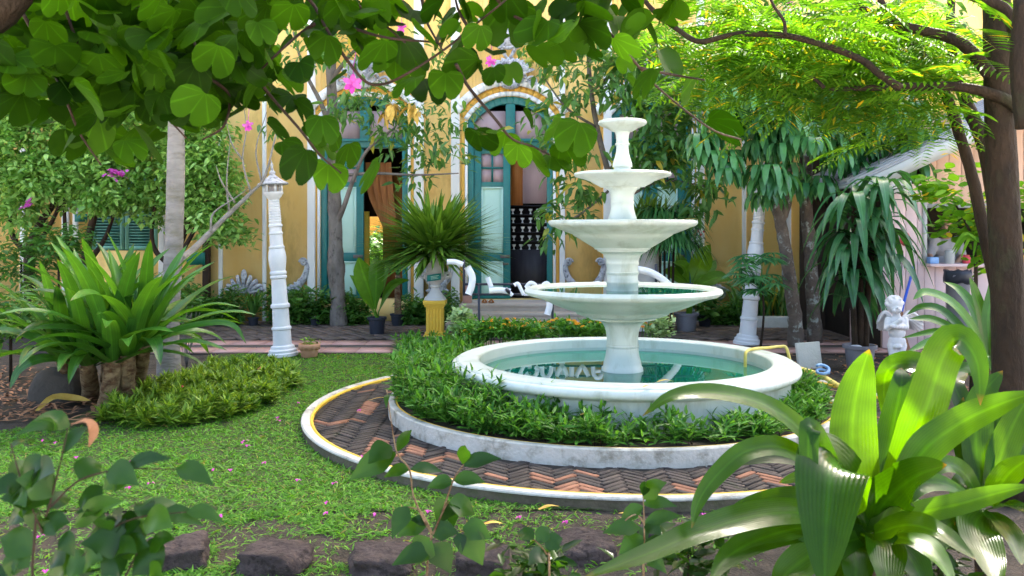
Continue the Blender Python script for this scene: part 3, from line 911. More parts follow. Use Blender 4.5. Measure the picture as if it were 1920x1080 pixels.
# cartouche high over the middle door
mm = MB()
cx, cz = fx(953), fz(68)
mm.blob((cx, YF - .05, cz), (.13, .08, .17), 16)
mm.tube([(cx + .16 * math.cos(a), YF - .07, cz + .2 * math.sin(a)) for a in np.linspace(0, 6.283, 24)], .03, 6)
for sgn in (-1, 1):
    volute(mm, (cx + sgn * .16, YF - .08, cz + .14), .08, 1.5, sgn, .028); volute(mm, (cx + sgn * .12, YF - .08, cz - .16), .07, 1.5, -sgn, .024)
    mm.tube([(cx + sgn * .12, YF - .06, cz - .18), (cx + sgn * .06, YF - .07, cz - .3), (cx, YF - .05, cz - .38)], [.035, .02], 6, 8)
    mm.tube([(cx + sgn * .1, YF - .06, cz + .2), (cx + sgn * .35, YF - .06, cz + .27), (cx + sgn * .6, YF - .06, cz + .2)], [.04, .015], 6, 8)
mm.blob((cx, YF - .08, cz + .26), (.1, .06, .08), 10)
mm.build('cartouche', 'stucco_grey', bld)
# small sign boards on the wall
MB().box(fx(357), fx(390), YF - .16, YF - .125, fz(496), fz(473)).build('sign_board', 'sign_green', bld, smooth=False)
MB().box(fx(146), fx(168), YF - .1, YF - .07, fz(416), fz(401)).build('sign_board', 'sign_green', bld, smooth=False)
# steps to the middle door
stp = thing('stone_steps', 'three worn stone steps leading to the middle teal door', 'steps', (fx(1000), 12.6, 0))
for k, (ya, zt) in enumerate(((12.78, .34), (12.48, .235), (12.18, .125))):
    MB().box(fx(868) - .08 * k, fx(1148) + .08 * k, ya, YF - .02 if k == 0 else (12.777 if k == 1 else 12.477), 0.0, zt).build('step', 'stone_step', stp, smooth=False, bevel=.012)
    MB().box(fx(868) - .08 * k - .01, fx(1148) + .08 * k + .01, ya - .025, ya - .001, zt - .045, zt).build('nosing', 'stone_step', stp, smooth=False, bevel=.01)
MB().box(fx(872), fx(888), 12.9, 13.1, .342, .62).build('newel_block', 'red_plastic' if False else 'pink_tile', stp, smooth=False, bevel=.01)
# pair of sandals on the step
sd = thing('sandals', 'pair of brown sandals left on the top stone step', 'sandals', (fx(917), 12.95, .34))
for k in (0, 1):
    x = fx(911 + 12 * k)
    MB().blob((x, 12.95, .352), (.04, .1, .012), 10).build('sole', 'brown_litter', sd)
    MB().tube([(x - .04, 12.9, .355), (x, 12.89, .395), (x + .04, 12.9, .355)], .012, 6, 8).build('strap', 'brown_wood', sd)

# ================================================================ PINK KIOSK (right)
YK = 10.4
def kx(px): return (px - 960) / F * YK
def kz(py): return EYE - (py - HZ) / F * YK
kio = thing('pink_kiosk', 'pink boarded garden kiosk with serving window under a grey metal roof', 'kiosk', (kx(1800), YK, 0))
def planks(x0, x1, z0, z1, w, mat, name='plank', y=YK):
    x = x0
    while x < x1 - .01:
        xe = min(x + w, x1)
        MB().box(x + .003, xe - .003, y, y + .03, z0, z1).build(name, mat, kio, smooth=False, bevel=.003)
        x = xe
    MB().box(x0, x1, y + .031, y + .06, z0, z1).build('backing', 'tan_wall', kio, smooth=False)
planks(kx(1655), kx(1733), 0, kz(345), .14, 'pink_wall')                    # left of the window
planks(kx(1733), kx(1990), 0, kz(500), .13, 'pink_wall')                    # below the window
planks(kx(1733), kx(1990), kz(385), kz(225), .15, 'tan_wall')               # gable above
MB().box(kx(1735), kx(1985), YK - .14, YK + .25, kz(500) + .002, kz(494)).build('counter', 'pink_wall', kio, smooth=False, bevel=.006)
MB().box(kx(1729), kx(1737), YK - .02, YK - .001, kz(498), kz(380)).box(kx(1737), kx(1985), YK - .02, YK - .001, kz(390), kz(382)).build('window_frame', 'fascia', kio, smooth=False)
mb = MB()
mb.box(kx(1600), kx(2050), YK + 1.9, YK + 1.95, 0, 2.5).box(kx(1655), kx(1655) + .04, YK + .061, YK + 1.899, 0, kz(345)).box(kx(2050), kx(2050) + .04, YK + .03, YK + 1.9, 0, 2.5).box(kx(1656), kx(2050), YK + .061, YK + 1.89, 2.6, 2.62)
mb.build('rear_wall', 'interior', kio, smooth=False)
# things on the shelf inside: part of the place, seen only as colour
# roof: gable slope rising to the right, ribbed sheet, fascia
xa, za = kx(1560), kz(366); xb, zb = kx(1960), kz(178)
xc, zc2 = kx(2360), kz(366)
for nm, (xs, zs_, xe, ze) in (('roof_sheet', (xa, za, xb, zb)), ('roof_sheet', (xb, zb, xc, zc2))):
    mm = MB()
    nrib = 1
    mm.extrude([(xs, zs_ + .10), (xe, ze + .10), (xe, ze + .125), (xs, zs_ + .125)], YK - .72, YK + 2.0)
    rs = mm.build(nm, 'roof_metal', kio, smooth=False)
    L = math.hypot(xe - xs, ze - zs_)
    for k in range(12):
        y = YK - .70 + k * .23
        MB().extrude([(xs, zs_ + .1255), (xe, ze + .1255), (xe, ze + .155), (xs, zs_ + .155)], y, y + .045).build('rib', 'roof_metal', rs, smooth=False)
    MB().extrude([(xs, zs_ - .06), (xe, ze - .06), (xe, ze + .098), (xs, zs_ + .098)], YK - .75, YK - .70).build('fascia', 'fascia', kio, smooth=False)
    MB().extrude([(xs, zs_ + .06), (xe, ze + .06), (xe, ze + .098), (xs, zs_ + .098)], YK - .70, YK + 1.9).build('soffit', 'fascia', kio, smooth=False)
MB().box(xa - .02, kx(1660), YK - .68, YK - .62, kz(366), kz(345)).build('beam', 'fascia', kio, smooth=False)
MB().box(kx(1560), kx(1565), YK - .6, YK - .55, 0, kz(362)).build('post', 'pink_wall', kio, smooth=False)

# low kerb wall along the right planting bed
o = MB().box(fx(1370), fx(1660), 12.55, 12.72, 0, .17).build('planter_wall', 'concrete', smooth=False, bevel=.01)
tag(o, 'low grey concrete planter edging behind the leaning right lamp post', 'edging')
# ================================================================ FOUNTAIN
S = F / FCY                                # pixels per metre on the axis
fo = thing('fountain', 'white four-tiered fountain standing in a round pool of green water', 'fountain', (FCX, FCY, .15))
def pz(py): return EYE - (py - HZ) / S
fc = (FCX, FCY, 0)
# basin wall, rolled lip, flat rim with two grooves
basin = MB().lathe([(1.27, .12), (1.27, .33), (1.285, .345), (1.315, .35), (1.34, .365), (1.350, .388), (1.343, .410), (1.322, .424), (1.316, .424), (1.314, .430), (1.306, .434), (1.302, .430), (1.298, .437), (1.285, .440),
                    (1.15, .440), (1.135, .436), (1.130, .425), (1.130, .10), (1.0, .08)], fc, 128)
basin.f = [f for f in basin.f if len(f) == 4]
basin.build('basin', 'white_paint', fo, angle=60)
pin = MB().lathe([(1.1285, .36), (1.1285, .12), (.0, .12)], fc, 96); pin.f = [f for f in pin.f if len(f) == 4]
pin.build('basin_lining', 'pool_inside', fo)
wt = MB().lathe([(.06, .335), (1.128, .335)], fc, 96); wt.f = [f for f in wt.f if len(f) == 4]
wt.build('pool_water', 'water', fo, smooth=False)
def prof(pairs):
    return [(r / S, pz(y)) for r, y in pairs]
def part(name, pairs, n=72):
    return MB().lathe(prof(pairs), fc, n).build(name, 'white_paint', fo, angle=50)
part('column', [(40, 712), (39, 694), (38, 688), (36, 686), (35, 680), (32, 668), (30, 655), (29.5, 651), (30.5, 650), (30.5, 647), (29.3, 646), (29.3, 632), (30.5, 622), (33, 614), (36, 608), (41, 603), (50, 599)])
part('bowl', [(20, 600.5), (50, 598.8), (62, 597.5), (63, 594.5), (72, 593), (86, 588), (88, 584), (106, 579), (126, 571.5), (142, 564), (156, 558.5), (160, 557.5), (176, 553), (182, 549.5), (184, 545.5), (182, 541), (176, 538.8), (168, 540.5), (160, 544), (100, 560), (20, 566)])
w2 = MB().lathe([(25 / S, pz(544.3)), (159 / S, pz(544.3))], fc, 72); w2.f = [f for f in w2.f if len(f) == 4]
w2.build('bowl_water', 'water', fo, smooth=False)
part('column', [(30, 560), (29.5, 545), (29.5, 531), (30.3, 530), (30.3, 527), (29.2, 526), (29.3, 515), (30.6, 514), (30.8, 510), (29.6, 509), (29.6, 497), (30.6, 495), (30.6, 492), (30, 491), (31.5, 484), (32.5, 483), (33, 480), (37, 476), (43, 472.5), (47, 471), (47, 468.6)])
part('bowl', [(20, 469), (48, 468.4), (52, 467.5), (52.5, 465), (58, 462), (68, 456), (80, 448.5), (92, 441), (93, 439.5), (108, 434), (122, 428.5), (124, 427), (133, 424.5), (137.5, 421), (139, 417.5), (138, 414), (133, 412.6), (126, 414), (60, 430), (20, 434)])
part('column', [(28, 425), (27.4, 414), (26, 407), (23.5, 399), (21.6, 391), (21.2, 382), (22.2, 381), (22.2, 378), (21.2, 377), (21.3, 370), (23, 362), (27, 356), (32.5, 353), (33, 351.4)])
part('bowl', [(15, 352), (33, 351.2), (42, 350.6), (43, 349.5), (52, 345), (60, 340), (72, 335.5), (82, 333), (88.5, 331), (91, 328), (89.5, 324.6), (85, 323.2), (78, 325), (40, 334), (15, 336)])
part('column', [(18, 330), (17.6, 321), (15.8, 317.5), (15.4, 314), (18.0, 313), (18.6, 311.5), (18.0, 309.5), (18.2, 307), (16.3, 301), (14, 294), (12.2, 286), (11.4, 278), (11.4, 273), (13.2, 272), (13.6, 270.4), (13.2, 269), (11.6, 268), (11.4, 262), (12.2, 254), (14, 248.6), (14.6, 247)], 48)
part('bowl', [(10, 247.6), (16, 247), (19, 246.6), (31, 239.5), (41, 235.8), (45, 232.5), (45.4, 230), (43.8, 227), (40, 225.6), (34, 227.5), (10, 232)], 56)
part('spout', [(5, 234), (4, 226), (3.5, 223.5), (1, 222.8)], 12)
# shallow algae line leaf bits floating and lying on the rims
def flat_leaf(mb, c, L, w, rz, bend=.1):
    d = np.array((math.cos(rz), math.sin(rz), 0))
    mb.ribbon([np.array(c), np.array(c) + d * L * .5 + (0, 0, bend * L), np.array(c) + d * L + (0, 0, .1 * bend * L)], w, 7, nrm=(0, 0, 1), fold=.15)
def fallen(px, py, z, L, w, rz, label, group=None, mat='dry_leaf'):
    c = P(px, py, 1); d = c - Vector((0, 0, EYE)); t = (z - EYE) / d.z
    p = Vector((0, 0, EYE)) + d * t
    mb = MB(); flat_leaf(mb, p + Vector((0, 0, .004)), L, w, rz)
    return tag(mb.build('fallen_leaf', mat, smooth=True), label, 'leaf', group)
g_ = 'fallen yellow leaves'
fallen(1232, 717, .441, .11, .016, .1, 'yellow fallen leaf on the near pool rim below the column', g_)
fallen(1205, 727, .441, .07, .012, .4, 'small pale fallen leaf beside the yellow one on the near pool rim', g_)
fallen(1322, 663, .337, .08, .018, .2, 'yellow leaf floating on the pool water before the hose', g_)
fallen(1236, 548, pz(541) + .003, .03, .008, .2, 'tiny yellow leaf on the near rim of the second bowl', g_)
fallen(1085, 902 - 122, .26, .1, .016, .2, 'yellow fallen leaf caught in the bed plants before the pool', g_)
fallen(1010, 957, .03, .12, .018, .4, 'yellow fallen leaf on the worn lawn in front of the outer kerb', g_)
fallen(1190, 970, .03, .09, .017, 2.6, 'curled yellow leaf on the soil just in front of the outer kerb', g_)
fallen(905, 985, .03, .1, .018, .1, 'orange-yellow leaf beside the sapling stem on the lawn', g_)
fallen(1145, 866, ZP + .004, .1, .014, -.2, 'pale dry leaf on the herringbone path under the inner kerb', g_)
fallen(690, 752, ZP + .004, .2, .008, .3, 'thin dry stalk lying on the left bend of the brick path', g_)
fallen(1575, 735, .2, .16, .03, .1, 'broad yellow leaf on the bed plants right of the pool', g_)
o = MB(); flat_leaf(o, P(1280, 411.5, 6.62), .13, .018, 0, .05); tag(o.build('fallen_leaf', 'dry_leaf'), 'orange leaf lying on the right edge of the third bowl', 'leaf', g_)
# hose: over the rim, into the water; and lying behind on the bed
h1 = MB()
zr = .456
ct = lambda px, py, z: G(px, py, z)
a0 = G(1462, 650, zr); a1 = G(1440, 652, zr); a2 = G(1415, 654, zr); a3 = G(1400, 659, zr)
h1.tube([a0 + Vector((.12, .02, -.25)), a0 + Vector((.06, 0, -.02)), a0, a1, a2, a3, a3 + Vector((-.02, -.03, -.06)), a3 + Vector((-.02, -.04, -.2))], .013, 8, 30)
ho = thing('garden_hose', 'yellow hose bent over the far right pool rim into the water', 'hose', tuple(a3))
h1.build('tube', 'hose_yellow', ho)
b0 = G(1494, 692, .33); 
h2 = thing('hose_section', 'pale yellow hose running from the pool over the bed with a blue joint', 'hose', tuple(b0))
MB().tube([G(1490, 690, .3), G(1510, 694, .27), G(1535, 702, .25), G(1560, 716, .23), G(1588, 734, .21), G(1612, 758, .20)], .020, 8, 26).build('tube', 'hose_yellow', h2)
jm = MB()
jc = np.array(G(1543, 701, .27))
jm.tube([jc + np.array((.05 * math.cos(a), .03 * math.sin(a), .022 * math.sin(a) + .006 * a)) for a in np.linspace(0, 9, 24)], .012, 6)
jm.build('joint', 'hose_blue', h2)

# ================================================================ LAMP POSTS
def lamp_post(base, top, label, r0, lantern=True):
    """white fluted concrete post, slightly out of plumb"""
    b = np.array(base); t_ = np.array(top); H = np.linalg.norm(t_ - b)
    root = thing('lamp_post', label, 'lamp post', tuple(base), 'white lamp posts')
    ax = (t_ - b) / H
    def turn(mb):
        q = Vector((0, 0, 1)).rotation_difference(Vector(ax)).to_matrix()
        for i, v in enumerate(mb.v):
            mb.v[i] = v @ np.array(q).T + b
    def lath(prof_, name, mat='white_post', n=20, ang=40):
        mb = MB().lathe([(r * r0, z * H) for r, z in prof_], (0, 0, 0), n); turn(mb)
        return mb.build(name, mat, root, angle=ang)
    lath([(2.0, 0), (2.0, .016), (1.85, .022), (1.85, .034), (1.6, .042), (1.55, .055), (1.3, .062)], 'foot')
    pr = [(1.27, .055), (1.22, .10), (1.2, .145), (1.32, .15), (1.32, .16), (1.14, .167), (1.12, .21), (1.08, .265), (1.28, .273), (1.28, .288), (1.06, .296), (1.0, .38), (.96, .43), (1.12, .437), (1.12, .447), (1.0, .452), (1.12, .46), (1.12, .47), (.98, .477),
          (1.14, .52), (1.2, .55), (1.12, .58), (1.0, .60), (1.06, .604), (1.06, .612), (.9, .617), (.86, .68), (.95, .684), (.95, .69), (.82, .696), (.82, .72), (.95, .726), (.95, .735), (.8, .74)]
    for k in range(9):
        z = .75 + k * .014
        pr += [(.80 - .012 * k, z), (.86 - .012 * k, z + .003), (.86 - .012 * k, z + .008), (.78 - .012 * k, z + .011)]
    pr += [(.85, .885), (1.1, .895), (1.15, .905)]
    lath(pr, 'shaft', n=16)
    if lantern:
        lath([(1.25, .904), (1.3, .91), (1.3, .918), (.9, .921)], 'lantern_floor', n=16)
        for k in range(6):
            a = k * math.pi / 3
            mb = MB().box(-.012, .012, -.012, .012, .919 * H, .962 * H)
            mb.v[-1] = mb.v[-1] + np.array((1.12 * r0 * math.cos(a), 1.12 * r0 * math.sin(a), 0)); turn(mb)
            mb.build('lantern_post', 'white_post', root, smooth=False)
        lath([(.55, .921), (.6, .945), (.5, .958), (0, .96)], 'lamp_globe', 'shirt')
        lath([(1.9, .958), (2.05, .962), (2.0, .968), (1.5, .978), (1.0, .992), (.5, 1.01), (.34, 1.016), (.42, 1.024), (.42, 1.032), (.2, 1.04), (.15, 1.06), (.22, 1.068), (.08, 1.085), (.0, 1.10)], 'lantern_roof', 'stucco_grey', n=24)
    return root
b = G(531, 667); lamp_post(b, P(511, 333, b.y), 'white lamp post leaning left at the edge of the left lawn', .085)
b = G(1400, 646); lamp_post(b, P(1430, 333, b.y), 'white lamp post leaning right behind the pool', .085)

# ================================================================ POTS AND URN
def pot_profile(r, h):
    return [(r * .72, 0), (r * .78, .02), (r * .92, h * .84), (r * 1.06, h * .86), (r * 1.08, h * .98), (r * 1.02, h), (r * .92, h * .97), (r * .86, h * .8), (0, h * .8)]
def broad_leaf_plant(root, base, leaves, mat='leaf_banana', stalk=.015, seg=12):
    """leaves: list of (control points, width)"""
    for pts, w in leaves:
        mb = MB(); mb.ribbon(pts, w, seg, fold=.25, prof=[.12, .35, .8, 1, 1, .85, .5, .03], across=5, wave=.03)
        mb.build('leaf', mat, root)
        st = MB(); p0 = np.array(base); p1 = np.array(pts[0])
        st.tube([p0 + (random.uniform(-.02, .02), 0, 0), (p0 + p1) / 2, p1, np.array(tuple(cr(pts, 5)[2]))], [stalk, stalk * .8, stalk * .6, stalk * .2], 6, 10)
        st.build('stalk', mat, root)
# black pot with banana-like plant
b = G(707, 628)
k = b.y / F
t = thing('potted_plant', 'black pot with broad upright yellow-green leaves left of the yellow pedestal', 'potted plant', tuple(b), 'potted plants along the paving')
MB().lathe(pot_profile(17 * k, 34 * k), tuple(b), 24).build('pot', 'black_plastic', t, angle=40)
q = lambda px, py, dy=0: P(px, py, b.y + dy)
broad_leaf_plant(t, b + Vector((0, 0, 30 * k)), [
    ([q(704, 575), q(708, 540), q(718, 510), q(735, 478)], 15 * k), ([q(700, 580), q(692, 545, -.1), q(680, 510, -.15), q(672, 482, -.2)], 19 * k),
    ([q(704, 580, -.1), q(705, 540, -.2), q(706, 500, -.25), q(710, 480, -.3)], 15 * k), ([q(698, 580), q(690, 560), q(672, 530), q(656, 516)], 11 * k),
    ([q(712, 580), q(728, 545), q(745, 530), q(768, 525)], 10 * k)])
# slim potted palm-like plant
b = G(745, 612); k = b.y / F; b1 = b
t = thing('potted_plant', 'small black pot with a bundle of slim canes right of the broad-leaved pot', 'potted plant', tuple(b), 'potted plants along the paving')
MB().lathe(pot_profile(13 * k, 24 * k), tuple(b), 24).build('pot', 'black_plastic', t, angle=40)
for i in range(4):
    MB().tube([P(742 + 3 * i, 595, b.y), P(742 + 2.5 * i, 555, b.y), P(743 + 2 * i, 515, b.y)], [3 * k, 2 * k], 6, 8).build('cane', 'bark_trunklet', t)
for i in range(9):
    a = random.uniform(0, 6.28)
    e = np.array((math.cos(a), math.sin(a) * .6, 0)) * random.uniform(14, 30) * k
    s0 = np.array(P(746, 520, b.y))
    mb = MB(); mb.ribbon([s0, s0 + e * .5 + (0, 0, 25 * k), s0 + e + (0, 0, random.uniform(-20, 30) * k)], 4 * k, 8, side=(-math.sin(a), math.cos(a), 0)); mb.build('leaf', 'leaf_dark', t)
# two small black pots with leafy bushes near the wall
for i, (px, py, rp, lab) in enumerate(((590, 612, 9, 'small dark pot of bushy green leaves left of the rough tree trunk'), (475, 612, 10, 'small dark pot with fine arching leaves left of the leaning left lamp post'))):
    b = G(px, py); k = b.y / F
    t = thing('potted_plant', lab, 'potted plant', tuple(b), 'potted plants along the paving')
    MB().lathe(pot_profile(rp * k, 17 * k), tuple(b), 20).build('pot', 'black_plastic', t, angle=40)
    mb = MB()
    if i == 0: clusters(mb, *pxball(px, 570, b.y, 28, 30), 26, 9, .13, LANCE, .05, (-.2, .9))
    else:
        for _ in range(46):
            a = random.uniform(0, 6.28); L = random.uniform(.3, .5); s0 = np.array(b) + (0, 0, .12)
            e = np.array((math.cos(a), math.sin(a), 0)) * L * random.uniform(.5, 1)
            mb.ribbon([s0, s0 + e * .5 + (0, 0, L * .8), s0 + e + (0, 0, L * random.uniform(.5, 1.1))], .016, 6, side=(-math.sin(a), math.cos(a), 0))
    mb.build('foliage', 'leaf_hedge', t)
# terracotta pot with scalloped rim at the lamp foot
b = G(580, 669); k = b.y / F
t = thing('terracotta_pot', 'terracotta pot with scalloped rim beside the left lamp foot', 'pot', tuple(b))
MB().lathe([(14 * k, 0), (15 * k, 1 * k), (18 * k, 20 * k), (17.8 * k, 21 * k), (16 * k, 20 * k), (15 * k, 18 * k), (0, 17 * k)], tuple(b), 28).build('body', 'terracotta', t, angle=40)
mb = MB(); n = 56; v = []; f = []
for j, (rr, zz, am) in enumerate(((18.0, 15.5, 1.6), (20.0, 15.8, 1.6), (20.4, 21, .3), (20, 25, 0), (17.8, 25, 0), (17.2, 20, 0))):
    for i in range(n):
        a = 2 * math.pi * i / n
        v.append((b.x + (rr + am * .35 * math.cos(14 * a)) * k * math.cos(a), b.y + (rr + am * .35 * math.cos(14 * a)) * k * math.sin(a), (zz - am * math.cos(14 * a)) * k))
for j in range(6):
    for i in range(n):
        f.append((j * n + i, j * n + (i + 1) % n, ((j + 1) % 6) * n + (i + 1) % n, ((j + 1) % 6) * n + i))
mb.add(v, f); mb.build('rim', 'terracotta', t)
mb = MB(); clusters(mb, (b.x, b.y, 24 * k), (.09, .09, .03), 16, 6, .05, LANCE, .03, (.1, 1.0)); mb.build('seedling', 'leaf_tuft', t, kind='stuff')

# yellow fluted pedestal + urn
b = G(816, 632); k = b.y / F; b_u = b
t = thing('pedestal', 'bright yellow fluted pedestal carrying the white urn', 'pedestal', tuple(b))
mb = MB().box(b.x - 20 * k, b.x + 20 * k, b.y - 20 * k, b.y + 20 * k, 0, 6 * k); mb.box(b.x - 18 * k, b.x + 18 * k, b.y - 18 * k, b.y + 18 * k, 6.01 * k, 11 * k); mb.build('base', 'yellow_paint', t, smooth=False, bevel=.008)
mb = MB().box(b.x - 14 * k, b.x + 14 * k, b.y - 14 * k, b.y + 14 * k, 11.01 * k, 55 * k)
for i in range(5):
    x = b.x + (-11.6 + 5.8 * i) * k
    mb.tube([(x, b.y - 14.1 * k, 12 * k), (x, b.y - 14.1 * k, 54 * k)], 2.0 * k, 8)
    mb.tube([(b.x - 14.1 * k, b.y + (-11.6 + 5.8 * i) * k, 12 * k), (b.x - 14.1 * k, b.y + (-11.6 + 5.8 * i) * k, 54 * k)], 2.0 * k, 8)
    mb.tube([(b.x + 14.1 * k, b.y + (-11.6 + 5.8 * i) * k, 12 * k), (b.x + 14.1 * k, b.y + (-11.6 + 5.8 * i) * k, 54 * k)], 2.0 * k, 8)
mb.build('fluted_shaft', 'yellow_paint', t, angle=40)
mb = MB()
for i, (w, z0, z1) in enumerate(((16, 55.01, 58), (18.5, 58.01, 62), (21, 62.01, 70))): mb.box(b.x - w * k, b.x + w * k, b.y - w * k, b.y + w * k, z0 * k, z1 * k)
mb.build('capital', 'yellow_paint', t, smooth=False, bevel=.006)
zt = 70.1 * k
t = thing('planter_urn', 'white urn on the yellow pedestal overflowing with a round mop of narrow green leaves', 'urn', (b.x, b.y, zt))
MB().lathe([(r * k, z * k + zt) for r, z in ((21, 0), (20, 3), (15, 9), (11, 14), (8, 19), (7.5, 22), (10, 24), (10, 26), (8, 28), (12, 32), (17, 37), (20, 42), (21, 46), (19, 49), (17, 51), (17.5, 70), (18, 88), (19, 91), (18, 93), (16, 92), (15, 86), (0, 86))], (b.x, b.y, 0), 36).build('urn', 'white_post', t, angle=40)
for sgn in (-1, 1):
    MB().tube([(b.x + sgn * 17 * k, b.y, zt + 40 * k), (b.x + sgn * 27 * k, b.y, zt + 43 * k), (b.x + sgn * 26 * k, b.y, zt + 50 * k), (b.x + sgn * 17 * k, b.y, zt + 49 * k)], 3 * k, 8, 12).build('handle', 'white_post', t)
mb = MB(); mb.box(b.x - 13 * k, b.x + 13 * k, b.y - 23.4 * k, b.y - 22.6 * k, zt + 37 * k, zt + 49 * k)
mb.v[-1][:, 2] += (mb.v[-1][:, 0] - b.x) * .14
tg = mb.build('name_tag', 'teal_tag', t, smooth=False)
mb = MB()
for i, (xa, xb, z) in enumerate(((-6, 9, 45), (-6, 6, 42.4), (-6, 8, 40))):
    mb.box(b.x + xa * k, b.x + xb * k, b.y - 23.7 * k, b.y - 23.45 * k, zt + z * k, zt + (z + .9) * k); mb.v[-1][:, 2] += (mb.v[-1][:, 0] - b.x) * .14
mb.build('lettering', 'mint_paint', tg, smooth=False)
# mop of leaves
mb = MB()
s0 = np.array((b.x, b.y, zt + 88 * k))
for i in range(950):
    a = random.uniform(0, 6.283); e = math.asin(random.uniform(-.34, .90)); L = random.uniform(95, 150) * k
    d = np.array((math.cos(a) * math.cos(e), math.sin(a) * math.cos(e), math.sin(e)))
    st = s0 + d * random.uniform(5, 45) * k + np.random.normal(0, 5 * k, 3)
    en = s0 + d * L * np.array((1.06, 1.0, 1.0)) + np.array((0, 0, -8 * k * random.random()))
    mid = (st + en) / 2 + np.array((0, 0, 7 * k))
    mb.ribbon([st, mid, en], random.uniform(2.4, 4.2) * k, 5, side=(-math.sin(a), math.cos(a), 0), fold=.2)
mb.build('foliage', 'leaf_urn', t)

# grey-blue pot and banana behind the fountain (right)
b = G(1287, 622); k = b.y / F
t = thing('potted_plant', 'grey pot with very broad bright green leaves right of the fountain', 'potted plant', tuple(b), 'potted plants along the paving')
MB().lathe(pot_profile(22 * k, 36 * k), tuple(b), 28).build('pot', 'grey_plastic', t, angle=40)
q = lambda px, py, dy=0: P(px, py, b.y + dy)
MB().tube([q(1292, 592), q(1293, 570), q(1294, 545)], [6 * k, 5 * k], 8).build('stem', 'leaf_banana', t)
broad_leaf_plant(t, q(1293, 560), [
    ([q(1298, 530), q(1308, 505), q(1318, 482, -.1), q(1332, 458, -.15)], 21 * k), ([q(1290, 530), q(1280, 505), q(1273, 488), q(1270, 472, .15)], 14 * k),
    ([q(1290, 535), q(1275, 522), q(1258, 512), q(1243, 508)], 16 * k), ([q(1302, 540), q(1325, 528), q(1348, 520), q(1373, 526)], 15 * k),
    ([q(1300, 535, .2), q(1318, 515, .2), q(1332, 500, .25), q(1342, 488, .3)], 14 * k), ([q(1292, 530, -.1), q(1288, 510, -.2), q(1280, 498, -.25), q(1262, 492, -.3)], 13 * k)])
b = G(1321, 614); k = b.y / F
t = thing('potted_plant', 'dark pot of small leaves tucked behind the grey pot', 'potted plant', tuple(b), 'potted plants along the paving')
MB().lathe(pot_profile(13 * k, 24 * k), tuple(b), 20).build('pot', 'black_plastic', t, angle=40)
mb = MB(); clusters(mb, *pxball(1325, 575, b.y, 24, 22), 22, 10, .12, OVAL, .05, (-.3, .7)); mb.build('foliage', 'leaf_hedge', t)
# hanging basket on the third door pilaster
b = P(1309, 466, 13.2); k = 13.2 / F
t = thing('hanging_pot', 'small brown hanging pot with red buds beside the right door', 'hanging pot', tuple(b))
MB().lathe([(6 * k, -6 * k), (8 * k, 4 * k), (8.5 * k, 7 * k), (7 * k, 6 * k), (0, 5 * k)], tuple(b), 16).build('pot', 'bark_dark', t)
MB().tube([b + Vector((-7 * k, 0, 6 * k)), P(1309, 425, 13.2)], 1.0 * k, 5).tube([b + Vector((7 * k, 0, 6 * k)), P(1309, 425, 13.2)], 1.0 * k, 5).tube([P(1309, 425, 13.2), P(1309, 425, 13.2) + Vector((0, .36, .03))], 1.4 * k, 5).build('hanger', 'black_metal', t)
mb = MB(); clusters(mb, *pxball(1310, 452, 13.2, 12, 10), 8, 5, .08, LANCE, .03); mb.build('foliage', 'leaf_hedge', t)
mb = MB()
for i in range(4): mb.blob(P(1302 + 6 * i, 440 - 6 * (i % 2), 13.15), (.02, .02, .02), 8)
mb.build('bud', 'red_plastic', t)

# ================================================================ SIGN FRAME WITH WHITE LETTERS (seen from behind)
YS = 9.5
t = thing('letter_sign', 'black metal frame holding big white cut-out letters seen from behind', 'sign', tuple(P(900, 660, YS)))
q = lambda px, py, d=0: P(px, py, YS + d)
k = YS / F
fr = MB()
def bar(a, b_, w=2.6): return MB().tube([a, b_], w * k, 6)
bar(q(870, 487), q(870, 553)).build('post', 'black_metal', t)
bar(q(898, 533), P(898, 430 + EYE / YS * F, YS)).build('post', 'black_metal', t)
bar(q(1036, 533), P(1036, 430 + EYE / YS * F, YS)).build('post', 'black_metal', t)
bar(q(1230, 495), P(1230, 430 + EYE / YS * F, YS)).build('post', 'black_metal', t)
bar(q(868, 533), q(1300, 533), 2.3).build('rail', 'black_metal', t); bar(q(868, 552), q(1300, 552), 2.3).build('rail', 'black_metal', t)
def stroke(pts, w):
    """one stroke of a cut-out letter: a plate 14 mm thick following a line"""
    p = cr([(a, 0, c) for a, c in pts], 16); d = np.gradient(p, axis=0); d /= np.linalg.norm(d, axis=1)[:, None] + 1e-9
    n_ = np.stack([-d[:, 2], d[:, 2] * 0, d[:, 0]], 1)
    l = p + n_ * w / 2; r = p - n_ * w / 2
    mb = MB()
    V = []
    for A in (l, r):
        for dy in (0, .014):
            for x, _, z in A:
                w3 = P(x, z, YS - .03); V.append((w3.x, YS - .03 + dy, w3.z))
    m_ = len(p); f = []
    for i in range(m_ - 1):
        for (a, b_) in ((0, 2 * m_), (2 * m_, 3 * m_), (3 * m_, m_), (m_, 0)):
            f.append((a + i, a + i + 1, b_ + i + 1, b_ + i))
    f += [(0, m_, 3 * m_, 2 * m_), (m_ - 1, 3 * m_ - 1, 4 * m_ - 1, 2 * m_ - 1)]
    mb.add(V, f)
    return mb
